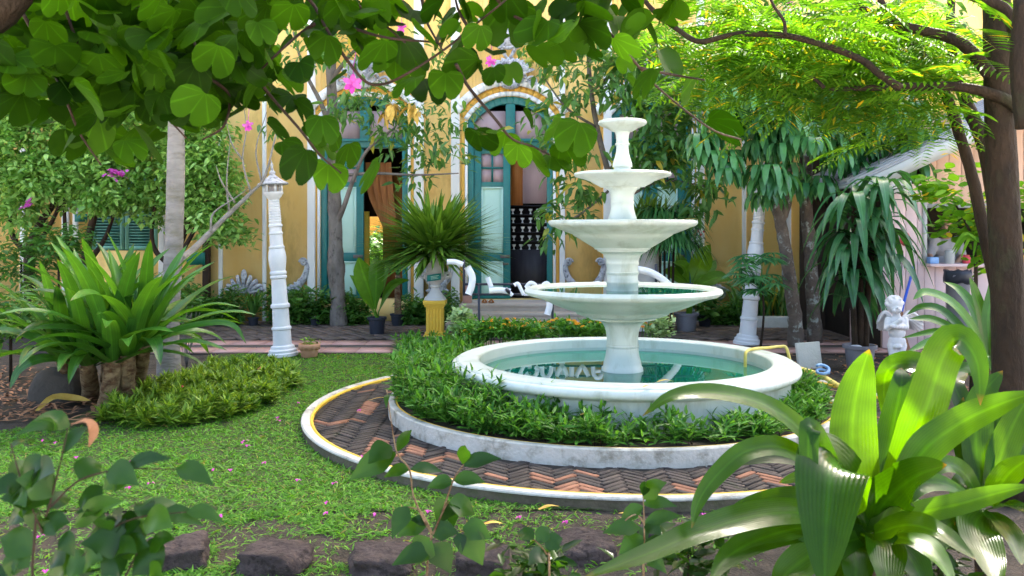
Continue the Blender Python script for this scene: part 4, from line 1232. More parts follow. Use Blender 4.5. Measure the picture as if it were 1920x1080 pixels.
letters = [
    [([(838, 491), (852, 491), (868, 496)], 10)],
    [([(876, 500), (885, 518), (884, 536), (878, 552)], 13)],       # big initial curve
    [([(914, 520), (921, 538)], 9), ([(917, 545), (938, 544), (957, 547)], 11), ([(948, 541), (961, 554)], 7)],
    [([(964, 535), (971, 532), (976, 541), (982, 553)], 7), ([(982, 553), (997, 553)], 4)],
    [([(986, 540), (994, 531), (1003, 534), (1008, 545)], 8), ([(1004, 552), (1012, 545)], 8)],
    [([(1016, 552), (1018, 536), (1026, 531), (1032, 540), (1034, 552)], 8)],
    [([(1044, 533), (1048, 545), (1054, 552), (1060, 545), (1064, 533)], 8)],
    [([(1072, 552), (1072, 533)], 9)],
    [([(1080, 533), (1086, 545), (1092, 552), (1098, 545), (1104, 533)], 8)],
    [([(1112, 552), (1114, 536), (1122, 531), (1130, 538), (1132, 552)], 8), ([(1116, 544), (1130, 544)], 6)],
    [([(1195, 505), (1218, 510), (1240, 522), (1262, 542), (1274, 560)], 13)],
    [([(1168, 530), (1186, 524), (1200, 535)], 9)],
    [([(1026, 590), (1030, 576), (1030, 566)], 12)],
]
for L in letters:
    mb = MB()
    for pts, w in L:
        s_ = stroke(pts, w)
        mb.add(s_.v[0], s_.f)
    mb.build('letter', 'sign_white', t, smooth=False)

# ================================================================ WHITE BOARD, DARK POT, STATUE, KIOSK THINGS
b = G(1519, 692); k = b.y / F
o = MB(); o.box(-23 * k, 23 * k, -.025, .025, 0, 50 * k)
ob = o.build('stone_slab', 'concrete', smooth=False, bevel=.006); ob.location = b; ob.rotation_euler = (R(-8), R(-3), R(8))
tag(ob, 'pale square stone slab standing upright right of the pool', 'slab')

# cherub statue
b = G(1687, 716); YC = b.y; k = YC / F
t = thing('cherub_statue', 'weathered white winged cherub statue standing by the dark pot', 'statue', tuple(b))
def q(px, py, d=0.0): return np.array(P(px, py, YC + d))
mb = MB()
def limb(a, b_, ra, rb, n=6):
    for s in np.linspace(0, 1, n): mb.blob(a * (1 - s) + b_ * s, [(ra * (1 - s) + rb * s) * k] * 3, 10)
mb.blob(q(1677, 572), (15 * k, 15 * k, 15.5 * k), 16)                         # head
mb.blob(q(1681, 580, -.05), (10 * k, 8 * k, 9 * k), 12)                       # face
mb.blob(q(1683, 577, -.105), (2.2 * k, 3 * k, 2.6 * k), 8)                    # nose
mb.blob(q(1688, 582, -.09), (4 * k, 3 * k, 3.5 * k), 8); mb.blob(q(1676, 583, -.09), (4 * k, 3 * k, 3.5 * k), 8)
for i in range(34):                                                            # curls
    a = random.uniform(0, 6.28); e = random.uniform(-.1, 1.5)
    d = np.array((math.cos(a) * math.cos(e), math.sin(a) * math.cos(e), math.sin(e)))
    if d[1] < -.55 and d[2] < .45: continue
    mb.blob(q(1677, 571) + d * 14.5 * k, [random.uniform(3.2, 4.6) * k] * 3, 8)
limb(q(1680, 586), q(1681, 594), 7, 8, 3)
mb.blob(q(1681, 606), (18 * k, 12 * k, 14 * k), 14); mb.blob(q(1682, 624), (16 * k, 12.5 * k, 14 * k), 14); mb.blob(q(1682, 640), (16.5 * k, 13 * k, 13 * k), 14)
limb(q(1665, 600), q(1662, 616, -.05), 6.5, 5.5); limb(q(1662, 616, -.05), q(1684, 604, -.11), 5.4, 4.2); mb.blob(q(1688, 601, -.12), (5 * k, 4 * k, 4.5 * k), 8)
limb(q(1697, 600), q(1699, 614, -.05), 6.5, 5.5); limb(q(1699, 614, -.05), q(1674, 612, -.12), 5.4, 4.2); mb.blob(q(1671, 611, -.12), (5 * k, 4 * k, 4 * k), 8)
limb(q(1674, 648), q(1675, 672, -.03), 10.5, 7.5); limb(q(1675, 672, -.03), q(1678, 702), 7, 5); mb.blob(q(1677, 706, -.04), (5.5 * k, 10 * k, 4 * k), 10)
limb(q(1690, 648), q(1686, 672, -.05), 10.5, 7.5); limb(q(1686, 672, -.05), q(1690, 702, .02), 7, 5); mb.blob(q(1690, 706, -.02), (5.5 * k, 10 * k, 4 * k), 10)
mb.blob(q(1683, 650, -.07), (9 * k, 5 * k, 4.5 * k), 10)                       # loincloth
remesh('body', mb, .0075, 'statue_white', t, 1)
for sgn, (ax_, ay) in ((1, (1697, 592)), (-1, (1668, 592))):
    w = MB()
    fe = [(16, 2), (24, 6), (31, 12), (35, 20), (34, 28), (28, 31), (21, 31), (14, 29)]
    kx_ = 1.0 if sgn > 0 else .62
    for i, (dx, dy) in enumerate(fe):
        a0 = q(ax_, ay, .07); e0 = q(ax_ + sgn * dx * kx_, ay + dy - 3, .12 + .02 * i)
        w.ribbon([a0, a0 * .45 + e0 * .55 + np.array((0, 0, 4 * k)), e0], 5.4 * k, 8, nrm=(0, -1, .1), prof=[.5, .8, 1, 1, .8, .2], fold=-.4)
        w.ribbon([a0 + (0, .03, 0), a0 * .45 + e0 * .55 + np.array((0, .03, 4 * k)), e0 + (0, .03, 0)], 5.4 * k, 8, nrm=(0, -1, .1), prof=[.5, .8, 1, 1, .8, .2], fold=.4)
    w.tube([q(ax_ - sgn * 4, ay + 6, .05), q(ax_ + sgn * 8 * kx_, ay - 5, .08), q(ax_ + sgn * 20 * kx_, ay - 2, .11), q(ax_ + sgn * 33 * kx_, ay + 12, .14)], [5 * k, 4 * k, 3 * k, 1.5 * k], 8, 14)
    w.build('wing', 'statue_white', t)
MB().lathe([(17 * k, 0), (17 * k, 3 * k), (15 * k, 5 * k), (14 * k, 8 * k), (0, 9 * k)], tuple(b), 20).build('base', 'statue_white', t, angle=40)

# blue-handled broom and a thin stick with a red top leaning on the kiosk
b = P(1694, 600, 9.6); b.z = 0
t = thing('broom', 'bright blue broom handle leaning on the pink kiosk wall', 'broom', tuple(b))
MB().tube([P(1690, 585, 9.6), P(1713, 500, 10.33)], .016, 8).build('handle', 'blue_plastic', t)
MB().tube([P(1690, 585, 9.6), P(1684, 625, 9.5), (b.x - .06, 9.5, .01)], [.02, .08, .12], 8, 8).build('bristles', 'brown_litter', t)
b = P(1680, 560, 10.1); b.z = 0
t = thing('garden_stick', 'thin stick with a small red and white round top beside the broom', 'stick', tuple(b))
MB().tube([b, P(1693, 470, 10.3)], .008, 6).build('shaft', 'bark_grey', t)
mb = MB().lathe([(0, -.012), (.075, -.01), (.08, 0), (.075, .01), (0, .012)], (0, 0, 0), 20)
mb.v[0] = mb.v[0][:, [0, 2, 1]] * np.array((.8, 1, 1.1)) + np.array(P(1697, 448, 10.3)); mb.build('top', 'red_plastic', t)
# bin with black bag
b = P(1796, 600, 9.7); b.z = 0; k = 9.7 / F
t = thing('rubbish_bin', 'grey bin with a dark bag folded over its rim in front of the kiosk counter', 'bin', tuple(b))
h = EYE - (515 - HZ) * k
MB().lathe([(15 * k, 0), (17 * k, .02), (21 * k, h - .03), (22 * k, h - .02), (22 * k, h), (19 * k, h - .05), (0, h - .1)], tuple(b), 20).build('body', 'grey_plastic', t, angle=40)
mb = MB(); mb.lathe([(21.5 * k, h - .10), (23.5 * k, h - .05), (24 * k, h + .01), (22 * k, h + .05), (14 * k, h + .03), (0, h)], tuple(b), 22)
mb.v[-1] = mb.v[-1] + rng.normal(0, .008, mb.v[-1].shape); mb.build('bag', 'black_plastic', t)
# person behind the counter: grey-white T-shirt, head bent down
YPn = 11.0
k = YPn / F
def q(px, py, d=0.0): return np.array(P(px, py, YPn + d))
b = q(1772, 600); b[2] = 0
t = thing('person', 'person in a pale T-shirt bending over the kiosk counter', 'person', tuple(b))
mb = MB()
def limb(a, b_, ra, rb, n=8):
    for s in np.linspace(0, 1, n): mb.blob(a * (1 - s) + b_ * s, [(ra * (1 - s) + rb * s) * k] * 3, 10)
mb.blob(q(1773, 422, -.14), (11 * k, 14 * k, 15 * k), 16); mb.blob(q(1773, 430, -.24), (8 * k, 7 * k, 9 * k), 12); mb.blob(q(1773, 428, -.29), (2 * k, 2.5 * k, 3 * k), 8)
limb(q(1773, 434, -.04), q(1773, 446, .03), 7, 8, 4)
mb.blob(q(1773, 463, .04), (25 * k, 14 * k, 19 * k), 16); mb.blob(q(1773, 490, .06), (21 * k, 14 * k, 24 * k), 16); mb.blob(q(1773, 525, .06), (21 * k, 15 * k, 20 * k), 16)
for s in (-1, 1):
    limb(q(1773 + s * 22, 453, .03), q(1773 + s * 31, 482, -.06), 8.5, 6.5); limb(q(1773 + s * 31, 482, -.06), q(1773 + s * 17, 496, -.34), 6, 4)
    mb.blob(q(1773 + s * 14, 498, -.40), (5 * k, 8 * k, 2.6 * k), 10)
    for f_ in range(4): limb(q(1773 + s * (11 + 2.4 * f_), 498, -.43), q(1773 + s * (8 + 2.6 * f_), 500, -.50), 1.3, .9, 4)
    limb(q(1773 + s * 9, 496, -.38), q(1773 + s * 5, 498, -.42), 1.5, 1.0, 4)
    limb(q(1773 + s * 10, 535, .06), q(1773 + s * 10, 590, .04), 12, 9); A = q(1773 + s * 10, 590, .04); B = A.copy(); B[2] = .06; limb(A, B, 8.5, 5.5); mb.blob((B[0], B[1] - .06, .04), (.05, .13, .04), 10)
remesh('body', mb, .011, 'skin', t, 2)
mb = MB()
mb.blob(q(1773, 464, .04), (27 * k, 16 * k, 20 * k), 18); mb.blob(q(1773, 492, .06), (23.5 * k, 16 * k, 26 * k), 18); mb.blob(q(1773, 518, .06), (23.5 * k, 17 * k, 18 * k), 18)
for s in (-1, 1): limb(q(1773 + s * 22, 452, .03), q(1773 + s * 29, 475, -.03), 10.5, 9.5)
remesh('shirt', mb, .012, 'shirt', t, 2)
mb = MB(); mb.blob(q(1773, 416, -.10), (12.2 * k, 14 * k, 12 * k), 16); mb.blob(q(1773, 424, -.04), (11.5 * k, 9 * k, 13 * k), 16); remesh('hair', mb, .012, 'hair', t, 1)
# things on the counter
for i, (px, w, h, mat, lab, nm) in enumerate(((1748, 8, 12, 'hose_blue', 'small blue box on the left end of the kiosk counter', 'counter_box'), (1780, 9, 26, 'fascia', 'clear pale jar standing on the kiosk counter before the person', 'jar'), (1812, 7, 16, 'red_plastic', 'small red jar on the kiosk counter right of the pale jar', 'jar'))):
    k2 = 10.35 / F; c = P(px, 494, 10.35); c.z = kz(494) + .002
    if nm == 'jar': o = MB().lathe([(w * k2 * .9, 0), (w * k2, .01), (w * k2, h * k2 * .8), (w * k2 * .75, h * k2 * .9), (w * k2 * .78, h * k2), (0, h * k2)], tuple(c), 18).build(nm, mat, angle=40)
    else: o = MB().box(c.x - w * k2, c.x + w * k2, c.y - .06, c.y + .06, c.z, c.z + h * k2).build(nm, mat, smooth=False, bevel=.005)
    tag(o, lab, 'jar' if nm == 'jar' else 'box')

# ================================================================ STONES
def stone(px, py, rx, ry, rz, label, name='laterite_block', mat='laterite', Y=None, yaw=0, rough=.2, boxy=.62):
    c = G(px, py) if Y is None else P(px, py, Y)
    bm = bmesh.new(); bmesh.ops.create_cube(bm, size=2); bmesh.ops.subdivide_edges(bm, edges=bm.edges[:], cuts=9, use_grid_fill=True)
    sd = random.uniform(0, 50)
    for v in bm.verts:
        n = v.co.normalized()
        p = v.co.lerp(n * 1.15, 1 - boxy)
        p = p * (1 + rough * mnoise.noise(Vector((p.x * 1.2 + sd, p.y * 1.2, p.z * 1.2))) + rough * .45 * mnoise.noise(Vector((p.x * 4 + sd, p.y * 4, p.z * 4))) - rough * .5 * max(0, mnoise.noise(Vector((p.x * 9 + sd, p.y * 9, p.z * 9)))))
        v.co = Vector((p.x * rx, p.y * ry, p.z * rz))
    me = bpy.data.meshes.new(name); bm.to_mesh(me); bm.free()
    me.polygons.foreach_set('use_smooth', np.ones(len(me.polygons), bool))
    me.materials.append(M[mat])
    o = bpy.data.objects.new(name, me); COL.objects.link(o); o.location = (c.x, c.y, rz * (.08 if name != 'boulder' else .35)); o.rotation_euler = (random.uniform(-.06, .06), random.uniform(-.06, .06), yaw)
    return tag(o, label, 'stone' if name != 'boulder' else 'boulder', None if name == 'boulder' else 'laterite edging blocks')
gl = ['leftmost dark laterite block, behind the blurred leaves', 'dark laterite block second from the left, tilted, in the grass', 'broad dark laterite block in the middle, left of the sapling', 'dark laterite block directly behind the sapling stem',
      'dark pitted laterite block right of the sapling', 'small laterite block at the right end under the long strap leaf']
for i, (px, py, rx, ry, rz, yaw) in enumerate(((330, 1050, .13, .12, .075, .3), (520, 1058, .135, .12, .07, -.2), (715, 1062, .13, .12, .065, .1), (905, 1062, .11, .11, .065, -.1), (1095, 1035, .12, .13, .06, .5), (1245, 1008, .12, .10, .05, -.4))):
    stone(px, py, rx, ry, rz, gl[i], yaw=yaw)
stone(115, 752, .22, .2, .2, 'smooth dark grey boulder behind the strap-leaved clump on the left', 'boulder', 'boulder', rough=.05, boxy=.2)
# ================================================================ VEGETATION
def leaf_obj(pts, w, mat, parent, **kw):
    mb = MB(); mb.ribbon(pts, w, **kw); return mb.build('leaf', mat, parent)
def branch(parent, pts, rad, mat, n=7, seg=None, name='branch', wob=.06):
    return MB().tube(pts, rad, n, seg or max(6, len(pts) * 5), wob).build(name, mat, parent)

# ---------------------------------------------------------------- strap-leaved clump, left
b = G(215, 775)
YC = b.y; k = YC / F
t = thing('strap_leaf_clump', 'large strap-leaved clump with stubby trunks left of the lawn', 'plant', tuple(b))
heads = [(165, 690, .05, 172, 752), (212, 684, -.05, 200, 775), (240, 672, .0, 232, 765), (268, 655, .1, 252, 740), (120, 680, .35, 150, 740), (205, 660, .35, 205, 740)]
for i, (hx, hy, dy, bx, by) in enumerate(heads):
    g = np.array(G(bx, by)); h = np.array(P(hx, hy, YC + dy))
    MB().tube([g - (0, 0, .03), g * .6 + h * .4, h, h + (0, 0, .09)], [.085, .07, .062, .03], 10, 14, .1).build('trunk', 'bark_trunklet', t)
    nl = 17
    for j in range(nl):
        a = 2 * math.pi * (j * .381966 + random.uniform(-.03, .03)) + i
        inner = j / nl
        e = .35 + 1.1 * inner + random.uniform(-.12, .12)
        L = random.uniform(.85, 1.2) * (1 - .05 * inner)
        rad = np.array((math.cos(a), math.sin(a), 0))
        pts = [h + rad * .02]
        ang = e; p = pts[0].copy()
        drp = random.uniform(.55, 1.35) * (1.15 - .75 * inner)
        for s in range(6):
            p = p + (rad * math.cos(ang) + np.array((0, 0, math.sin(ang)))) * L / 6
            pts.append(p.copy()); ang -= drp / 6 * (.4 + .35 * s)
        leaf_obj(pts, random.uniform(.058, .078), 'leaf_crinum', t, seg=16, side=(-math.sin(a), math.cos(a), 0), fold=.3, across=5, twist=random.uniform(-.5, .5), wave=.05)
# the long tip that hangs over the path strip
leaf_obj([P(262, 640, YC), P(330, 618, YC - .05), (P(400, 605, YC - .1)), P(440, 612, YC - .12), P(462, 645, YC - .12)], .03, 'leaf_crinum', t, seg=16, fold=.2, across=5)
leaf_obj([P(150, 690, YC), P(90, 672, YC - .3), P(40, 690, YC - .4), P(18, 730, YC - .45)], .05, 'leaf_crinum', t, seg=14, fold=.2, across=5)
# dead leaves at its foot
mb = MB()
for i in range(70):
    c = G(random.uniform(40, 190), random.uniform(745, 800)); flat_leaf(mb, (c.x, c.y, .01 + random.random() * .05), random.uniform(.1, .3), random.uniform(.008, .02), random.uniform(0, 6.28), random.uniform(-.1, .2))
o = mb.build('leaf_litter', 'brown_litter'); o['kind'] = 'stuff'; o['label'] = 'dry brown strap leaves piled under the left clump'; o['category'] = 'leaf litter'
mb = MB(); cpt = np.array(G(60, 765)); mb.ribbon([G(70, 785) + Vector((0, 0, .06)), G(100, 775) + Vector((0, 0, .12)), G(140, 770) + Vector((0, 0, .10)), G(170, 770) + Vector((0, 0, .08))], .035, 12, fold=.3)
tag(mb.build('fallen_leaf', 'dry_leaf'), 'long yellowing strap leaf lying under the left clump', 'leaf', g_)
# litter on the soil at the left and right margins
mb = MB()
for i in range(900):
    if i % 2: c = G(random.uniform(-60, 110), random.uniform(690, 790))
    else: c = G(random.uniform(1480, 1880), random.uniform(660, 740))
    if math.hypot(c.x - FCX, c.y - FCY) < 2.42: continue
    flat_leaf(mb, (c.x, c.y, .008 + random.random() * .02), random.uniform(.03, .09), random.uniform(.008, .02), random.uniform(0, 6.28), random.uniform(-.1, .3))
o = mb.build('ground_litter', 'brown_litter'); o['kind'] = 'stuff'; o['label'] = 'scattered dry leaves on the bare garden soil'; o['category'] = 'leaf litter'

# ---------------------------------------------------------------- low tufted border, left lawn edge
mb = MB()
tuft_c = []
for i in range(2600):
    px = random.uniform(190, 556); 
    # outline of the border as seen: upper edge and lower edge by column
    top = np.interp(px, [190, 250, 330, 420, 500, 556], [765, 735, 700, 676, 674, 690]); bot = np.interp(px, [190, 250, 330, 420, 500, 556], [795, 806, 805, 790, 762, 725])
    py = random.uniform(top + 24, bot)
    g = G(px, py)
    if all((g.x - a) ** 2 + (g.y - b_) ** 2 > .0105 for a, b_ in tuft_c): tuft_c.append((g.x, g.y))
for (x, y) in tuft_c:
    h = random.uniform(.07, .22)
    n = 58
    d = rdirs(n, (.1, 1.35)); s0 = np.tile(np.array((x, y, h * .7)), (n, 1)) + rng.normal(0, .012, (n, 3))
    mb.scatter(proto_blade(.085, .2), mats_from(s0, d, rng.normal(0, .4, n), rng.uniform(.06, .11, n)))
    mb.scatter(proto_blade(.085, .2), mats_from(s0 * (1, 1, .45), rdirs(n, (0, .8)), rng.normal(0, .4, n), rng.uniform(.07, .12, n)))
o = mb.build('tufted_border', 'leaf_tuft', smooth=False); o['kind'] = 'stuff'; o['label'] = 'low yellow-green tufted border plants along the left lawn edge'; o['category'] = 'border plants'
for i, (px, py) in enumerate(((338, 727), (487, 692))):
    c = P(px, py, G(px, py + 28).y)
    mb = MB()
    for j in range(6):
        mb.blob(c + Vector((random.uniform(-.02, .02), random.uniform(-.02, .02), random.uniform(-.012, .012))), (.014, .014, .012), 7)
    tag(mb.build('red_blossom', 'red_plastic'), ['red blossom on the tufted border nearest the pale trunk', 'red blossom on the tufted border below the left lamp post'][i], 'flower')

# ---------------------------------------------------------------- ruellia bed round the pool
mb = MB()
def bed_stem(x, y, z, h, nl, size, lean):
    top = np.array((x + lean[0], y + lean[1], z + h)); bt = np.array((x, y, z))
    p, d = [], []
    for i in range(nl):
        q = .25 + .75 * i / (nl - 1)
        c = bt * (1 - q) + top * q
        a = i * 1.57 + random.uniform(-.4, .4)
        for s in (0, math.pi):
            e = random.uniform(0, .9) + .4 * (q > .9)
            p.append(c); d.append((math.cos(a + s) * math.cos(e), math.sin(a + s) * math.cos(e), math.sin(e)))
    return p, d
pp, dd = [], []
cnt = 0
stem_mb = MB()
while cnt < 1550:
    a = random.uniform(0, 2 * math.pi); r = math.sqrt(random.uniform(1.2 ** 2, 1.64 ** 2))
    x, y = RCX + r * math.cos(a), FCY + r * math.sin(a)
    if math.hypot(x - FCX, y - FCY) < 1.29: continue
    px = 960 + x / y * F
    left = max(0, -math.cos(a))
    back = math.sin(a) > .15
    cl = .5 + 1.1 * mnoise.noise(Vector((x * 4.5, y * 4.5, 8)))
    h = (random.uniform(.06, .17) * (.65 + .6 * cl) + .24 * left ** 1.6 * random.random() ** 2) * (1 if math.cos(a) < .25 else .72)
    if cl < .15 and random.random() < .6: continue
    if not left and math.sin(a) > .4 and random.random() < .55: continue
    if abs(px - 1240) < 120 and y < 6 and r < 1.45 and random.random() < .65: continue
    p, d = bed_stem(x, y, .13, h, int(4 + h * 16), 1, (random.uniform(-.06, .06) - .06 * left, random.uniform(-.05, .05)))
    pp += p; dd += d; cnt += 1
    if cnt % 4 == 0: stem_mb.tube([(x, y, .13), tuple(p[-1])], [.003, .0015], 4)
pp = np.array(pp); dd = np.array(dd)
mb.scatter(proto_lance(.115, .16, .05), mats_from(pp, dd, rng.normal(0, .3, len(pp)), rng.uniform(.05, .11, len(pp))))
o = mb.build('bed_plants', 'leaf_bed', smooth=False); o['kind'] = 'stuff'; o['label'] = 'dense narrow-leaved green plants filling the ring bed round the pool'; o['category'] = 'bed plants'
sb = stem_mb.build('stem', 'bark_brown', o); sb['kind'] = 'stuff'
# plants spilling to the left behind the pool (loose, tall)
mb = MB()
pp, dd = [], []
for i in range(330):
    px = random.uniform(745, 905); py = random.uniform(650, 716) if px < 860 else random.uniform(634, 660)
    g = G(px, py)
    if math.hypot(g.x - FCX, g.y - FCY) < 1.36: continue
    h = random.uniform(.08, .19) if px < 845 else random.uniform(.1, .28)
    p, d = bed_stem(g.x, g.y, .0, h, 8, 1, (random.uniform(-.08, .08), random.uniform(-.08, .08))); pp += p; dd += d
mb.scatter(proto_lance(.115, .16, .05), mats_from(np.array(pp), np.array(dd), rng.normal(0, .3, len(pp)), rng.uniform(.05, .11, len(pp))))
o = mb.build('spilling_plants', 'leaf_bed', smooth=False); o['kind'] = 'stuff'; o['label'] = 'loose leafy stems spilling over the path behind the left of the pool'; o['category'] = 'bed plants'

# ---------------------------------------------------------------- marigolds behind the pool
def marigold(px, py, Y, i):
    c = P(px, py, Y); k = Y / F
    t = thing('marigold', 'orange marigold bloom in the row behind the pool', 'flower', (c.x, c.y, .12), 'marigolds behind the pool')
    mb = MB()
    for lay in range(3):
        n = 9 - 2 * lay
        for j in range(n):
            a = 2 * math.pi * j / n + lay * .3
            d = np.array((math.cos(a), math.sin(a), 0)); r = (5.0 - 1.3 * lay) * k
            mb.ribbon([c, c + Vector(d * r * .6) + Vector((0, 0, (1.2 + lay) * k)), c + Vector(d * r) + Vector((0, 0, (.6 + 1.2 * lay) * k))], 2.1 * k, 4, side=(-d[1], d[0], 0), prof=[.5, 1, 1, .5])
    mb.build('bloom', 'orange_petal', t)
    MB().tube([(c.x + random.uniform(-.03, .03), c.y, .12), tuple(c)], .004, 4).build('stem', 'leaf_bed', t)
n = 0
for i in range(58):
    px = 905 + 222 * (i / 57) + random.uniform(-4, 4); py = random.uniform(599, 620) - 2
    if random.random() < .12 and px < 1010: continue
    marigold(px, py, random.uniform(8.75, 9.15), i)
for px, py in ((1210, 607), (1216, 602), (1222, 610), (1205, 614)): marigold(px, py, 8.9, 0)
for px, py in ((872, 622), (882, 628)): marigold(px, py, 8.8, 0)
mb = MB()
for i in range(150):
    px = random.uniform(870, 1130); clusters(mb, tuple(P(px, random.uniform(612, 628), random.uniform(8.7, 9.2))), (.06, .06, .06), 4, 7, .075, LANCE, .03, (-.2, 1.0))
o = mb.build('marigold_foliage', 'leaf_bed', smooth=False); o['kind'] = 'stuff'; o['label'] = 'leafy green foliage under the orange marigolds'; o['category'] = 'foliage'
# pale green bush
c, r = pxball(1236, 612, 8.9, 26, 22)
t = thing('pale_bush', 'pale green leafy bush behind the pool right of the fountain column', 'bush', (c[0], c[1], 0))
mb = MB(); clusters(mb, c, r, 60, 8, .055, OVAL, .03, (-.2, .8)); mb.build('foliage', 'leaf_pale', t)
MB().tube([(c[0], c[1], 0), c], .01, 5).build('stem', 'bark_brown', t)
c, r = pxball(862, 606, 10.2, 20, 26)
t = thing('pale_bush', 'pale green leafy bush at the left foot of the black sign frame', 'bush', (c[0], c[1], 0))
mb = MB(); clusters(mb, c, r, 50, 7, .08, OVAL, .04, (-.2, .9)); mb.build('foliage', 'leaf_pale', t)
MB().tube([(c[0], c[1], 0), c], .01, 5).build('stem', 'bark_brown', t)

# ---------------------------------------------------------------- hedge of bushes along the wall foot: separate bushes
specs = [(430, 575, 26, 32), (520, 572, 24, 34), (565, 575, 26, 30), (610, 580, 20, 26), (650, 578, 24, 28), (672, 585, 22, 22), (770, 580, 20, 28), (790, 588, 16, 20), (845, 580, 18, 30), (395, 585, 24, 26), (1385, 585, 26, 22), (1345, 592, 20, 18), (355, 570, 30, 34)]
names_ = ['left of the fine-leaved small pot', 'just left of the leaning left lamp post', 'right of the leaning left lamp post', 'left of the rough tree trunk', 'right of the rough tree trunk', 'behind the broad-leaved black pot', 'behind the slim cane pot', 'left of the yellow pedestal', 'right of the yellow pedestal', 'beneath the brown wall post', 'behind the right lamp post foot', 'between the grey pot and the right lamp post', 'behind the pale smooth trunk']
for (px, py, rx, ry), nm in zip(specs, names_):
    c, r = pxball(px, py, 13.0, rx, ry, .22)
    t = thing('wall_bush', 'green leafy bush at the wall foot ' + nm, 'bush', (c[0], c[1], 0), 'bushes along the wall foot')
    mb = MB(); clusters(mb, c, r, int(60 * rx / 22), 9, .11, LANCE, .05, (-.5, .8)); clusters(mb, (c[0], c[1], c[2] - r[2] * .6), (r[0], r[1], r[2] * .6), 24, 9, .10, LANCE, .05, (-.5, .8))
    mb.build('foliage', 'leaf_hedge', t, smooth=False)
    MB().tube([(c[0], c[1], 0), c], .012, 5).build('stem', 'bark_brown', t)

c, r = pxball(705, 478, 23.5, 26, 46, 1.0)
t = thing('courtyard_bush', 'sunlit green bush glimpsed through the open left door', 'bush', (c[0], c[1], 0))
mb = MB(); clusters(mb, c, r, 120, 9, .22, LANCE_W, .15, (-.7, .4)); mb.build('foliage', 'leaf_hedge', t, smooth=False)
MB().tube([(c[0], c[1], 0), c], .03, 6).build('stem', 'bark_brown', t)
o = MB().box(-7, 1, 26, 26.2, 0, 4).build('courtyard_wall', 'ochre_paint', smooth=False); tag(o, 'ochre courtyard wall glimpsed through the open left door', 'wall')
# ---------------------------------------------------------------- trees: trunks
# rough trunk before the left door
t = thing('door_tree', 'rough grey-brown tree in front of the left teal door', 'tree', tuple(G(634, 612)))
Yt = G(634, 612).y
tr = branch(t, [P(636, 616, Yt), P(634, 560, Yt), P(630, 500, Yt), P(629, 440, Yt), P(627, 370, Yt), P(625, 300, Yt), P(623, 200, Yt), P(620, 80, Yt), P(622, -60, Yt)], [.145, .11, .125, .10, .10, .085, .08, .07, .05], 'bark_grey', 12, 40, 'trunk', .10)
for pts, r in (([P(628, 420, Yt), P(640, 400, Yt - .1), P(665, 330, Yt - .3), P(690, 280, Yt - .5), P(740, 240, Yt - .6)], [.05, .015]), ([P(625, 330, Yt), P(700, 325, Yt - .4), P(780, 328, Yt - .7), P(860, 325, Yt - .8)], [.03, .008]), ([P(624, 250, Yt), P(600, 190, Yt - .2), P(570, 130, Yt - .3), P(550, 60, Yt - .4)], [.05, .015]), ([P(622, 150, Yt), P(660, 100, Yt - .3), P(720, 50, Yt - .4)], [.04, .012])):
    branch(t, pts, r, 'bark_grey', 6, 16)
mb = MB()
for (px, py, rx, ry, n) in ((700, 200, 70, 45, 46), (740, 250, 70, 35, 34), (660, 210, 40, 40, 24), (820, 220, 70, 40, 40), (850, 290, 60, 30, 24), (780, 330, 50, 30, 14), (620, 100, 60, 60, 26), (560, 90, 60, 60, 26), (700, 70, 80, 50, 34), (520, 200, 40, 60, 12), (800, 80, 60, 50, 20)):
    c, r = pxball(px, py, Yt - .6, rx, ry, .5); clusters(mb, c, r, int(n * .55), 7, .17, LANCE, .09, (-1.2, .1), .2)
mb.build('crown', 'leaf_lance', t)
mb = MB()
for px, py in ((780, 205), (775, 200), (728, 200), (725, 208), (735, 206)):
    clusters(mb, tuple(P(px, py, Yt - 1.1)), (.06, .06, .08), 3, 4, .2, LANCE, .04, (-1.4, -.6))
mb.build('yellow_leaves', 'dry_leaf', t)
# slender tree behind fountain
t = thing('slender_tree', 'slender young tree with drooping narrow leaves behind the fountain top', 'tree', tuple(P(1190, 612, 11.8) * 1))
t.location.z = 0
Yt = 11.8
branch(t, [Vector((t.location.x, Yt, 0)), P(1185, 480, Yt), P(1160, 380, Yt), P(1140, 320, Yt), P(1122, 250, Yt), P(1108, 170, Yt), P(1104, 100, Yt), P(1110, 0, Yt), P(1115, -80, Yt)], [.05, .045, .045, .04, .035, .03, .025, .015], 'bark_grey', 8, 36, 'trunk')
for pts in ([P(1120, 240, Yt), P(1060, 200, Yt - .3), P(1010, 130, Yt - .4)], [P(1150, 350, Yt), P(1090, 400, Yt - .3), P(1050, 420, Yt - .4)], [P(1112, 170, Yt), P(1180, 110, Yt - .3), P(1250, 70, Yt - .4)], [P(1140, 320, Yt), P(1220, 240, Yt - .2), P(1280, 200, Yt - .4)], [P(1160, 380, Yt), P(1240, 340, Yt - .2), P(1330, 350, Yt - .2)]):
    branch(t, pts, [.022, .008], 'bark_grey', 5, 10)
mb = MB()
for (px, py, rx, ry, n) in ((1060, 160, 50, 60, 34), (1030, 230, 40, 50, 22), (1075, 300, 40, 60, 24), (1060, 400, 60, 30, 26), (1080, 350, 40, 30, 14), (1110, 80, 60, 60, 34), (1180, 150, 60, 70, 46), (1240, 230, 60, 60, 46), (1200, 300, 50, 50, 34), (1270, 300, 50, 50, 34), (1230, 100, 60, 60, 40), (1290, 180, 50, 60, 34), (1330, 340, 40, 24, 16), (1300, 390, 40, 20, 8), (1020, 90, 40, 40, 14), (1040, 450, 30, 16, 5)):
    c, r = pxball(px, py, Yt - .4, rx, ry, .45); clusters(mb, c, r, int(n * (.6 if px < 1140 else 1.0)), 8, .19, LANCE, .09, (-1.2, .2), .2)
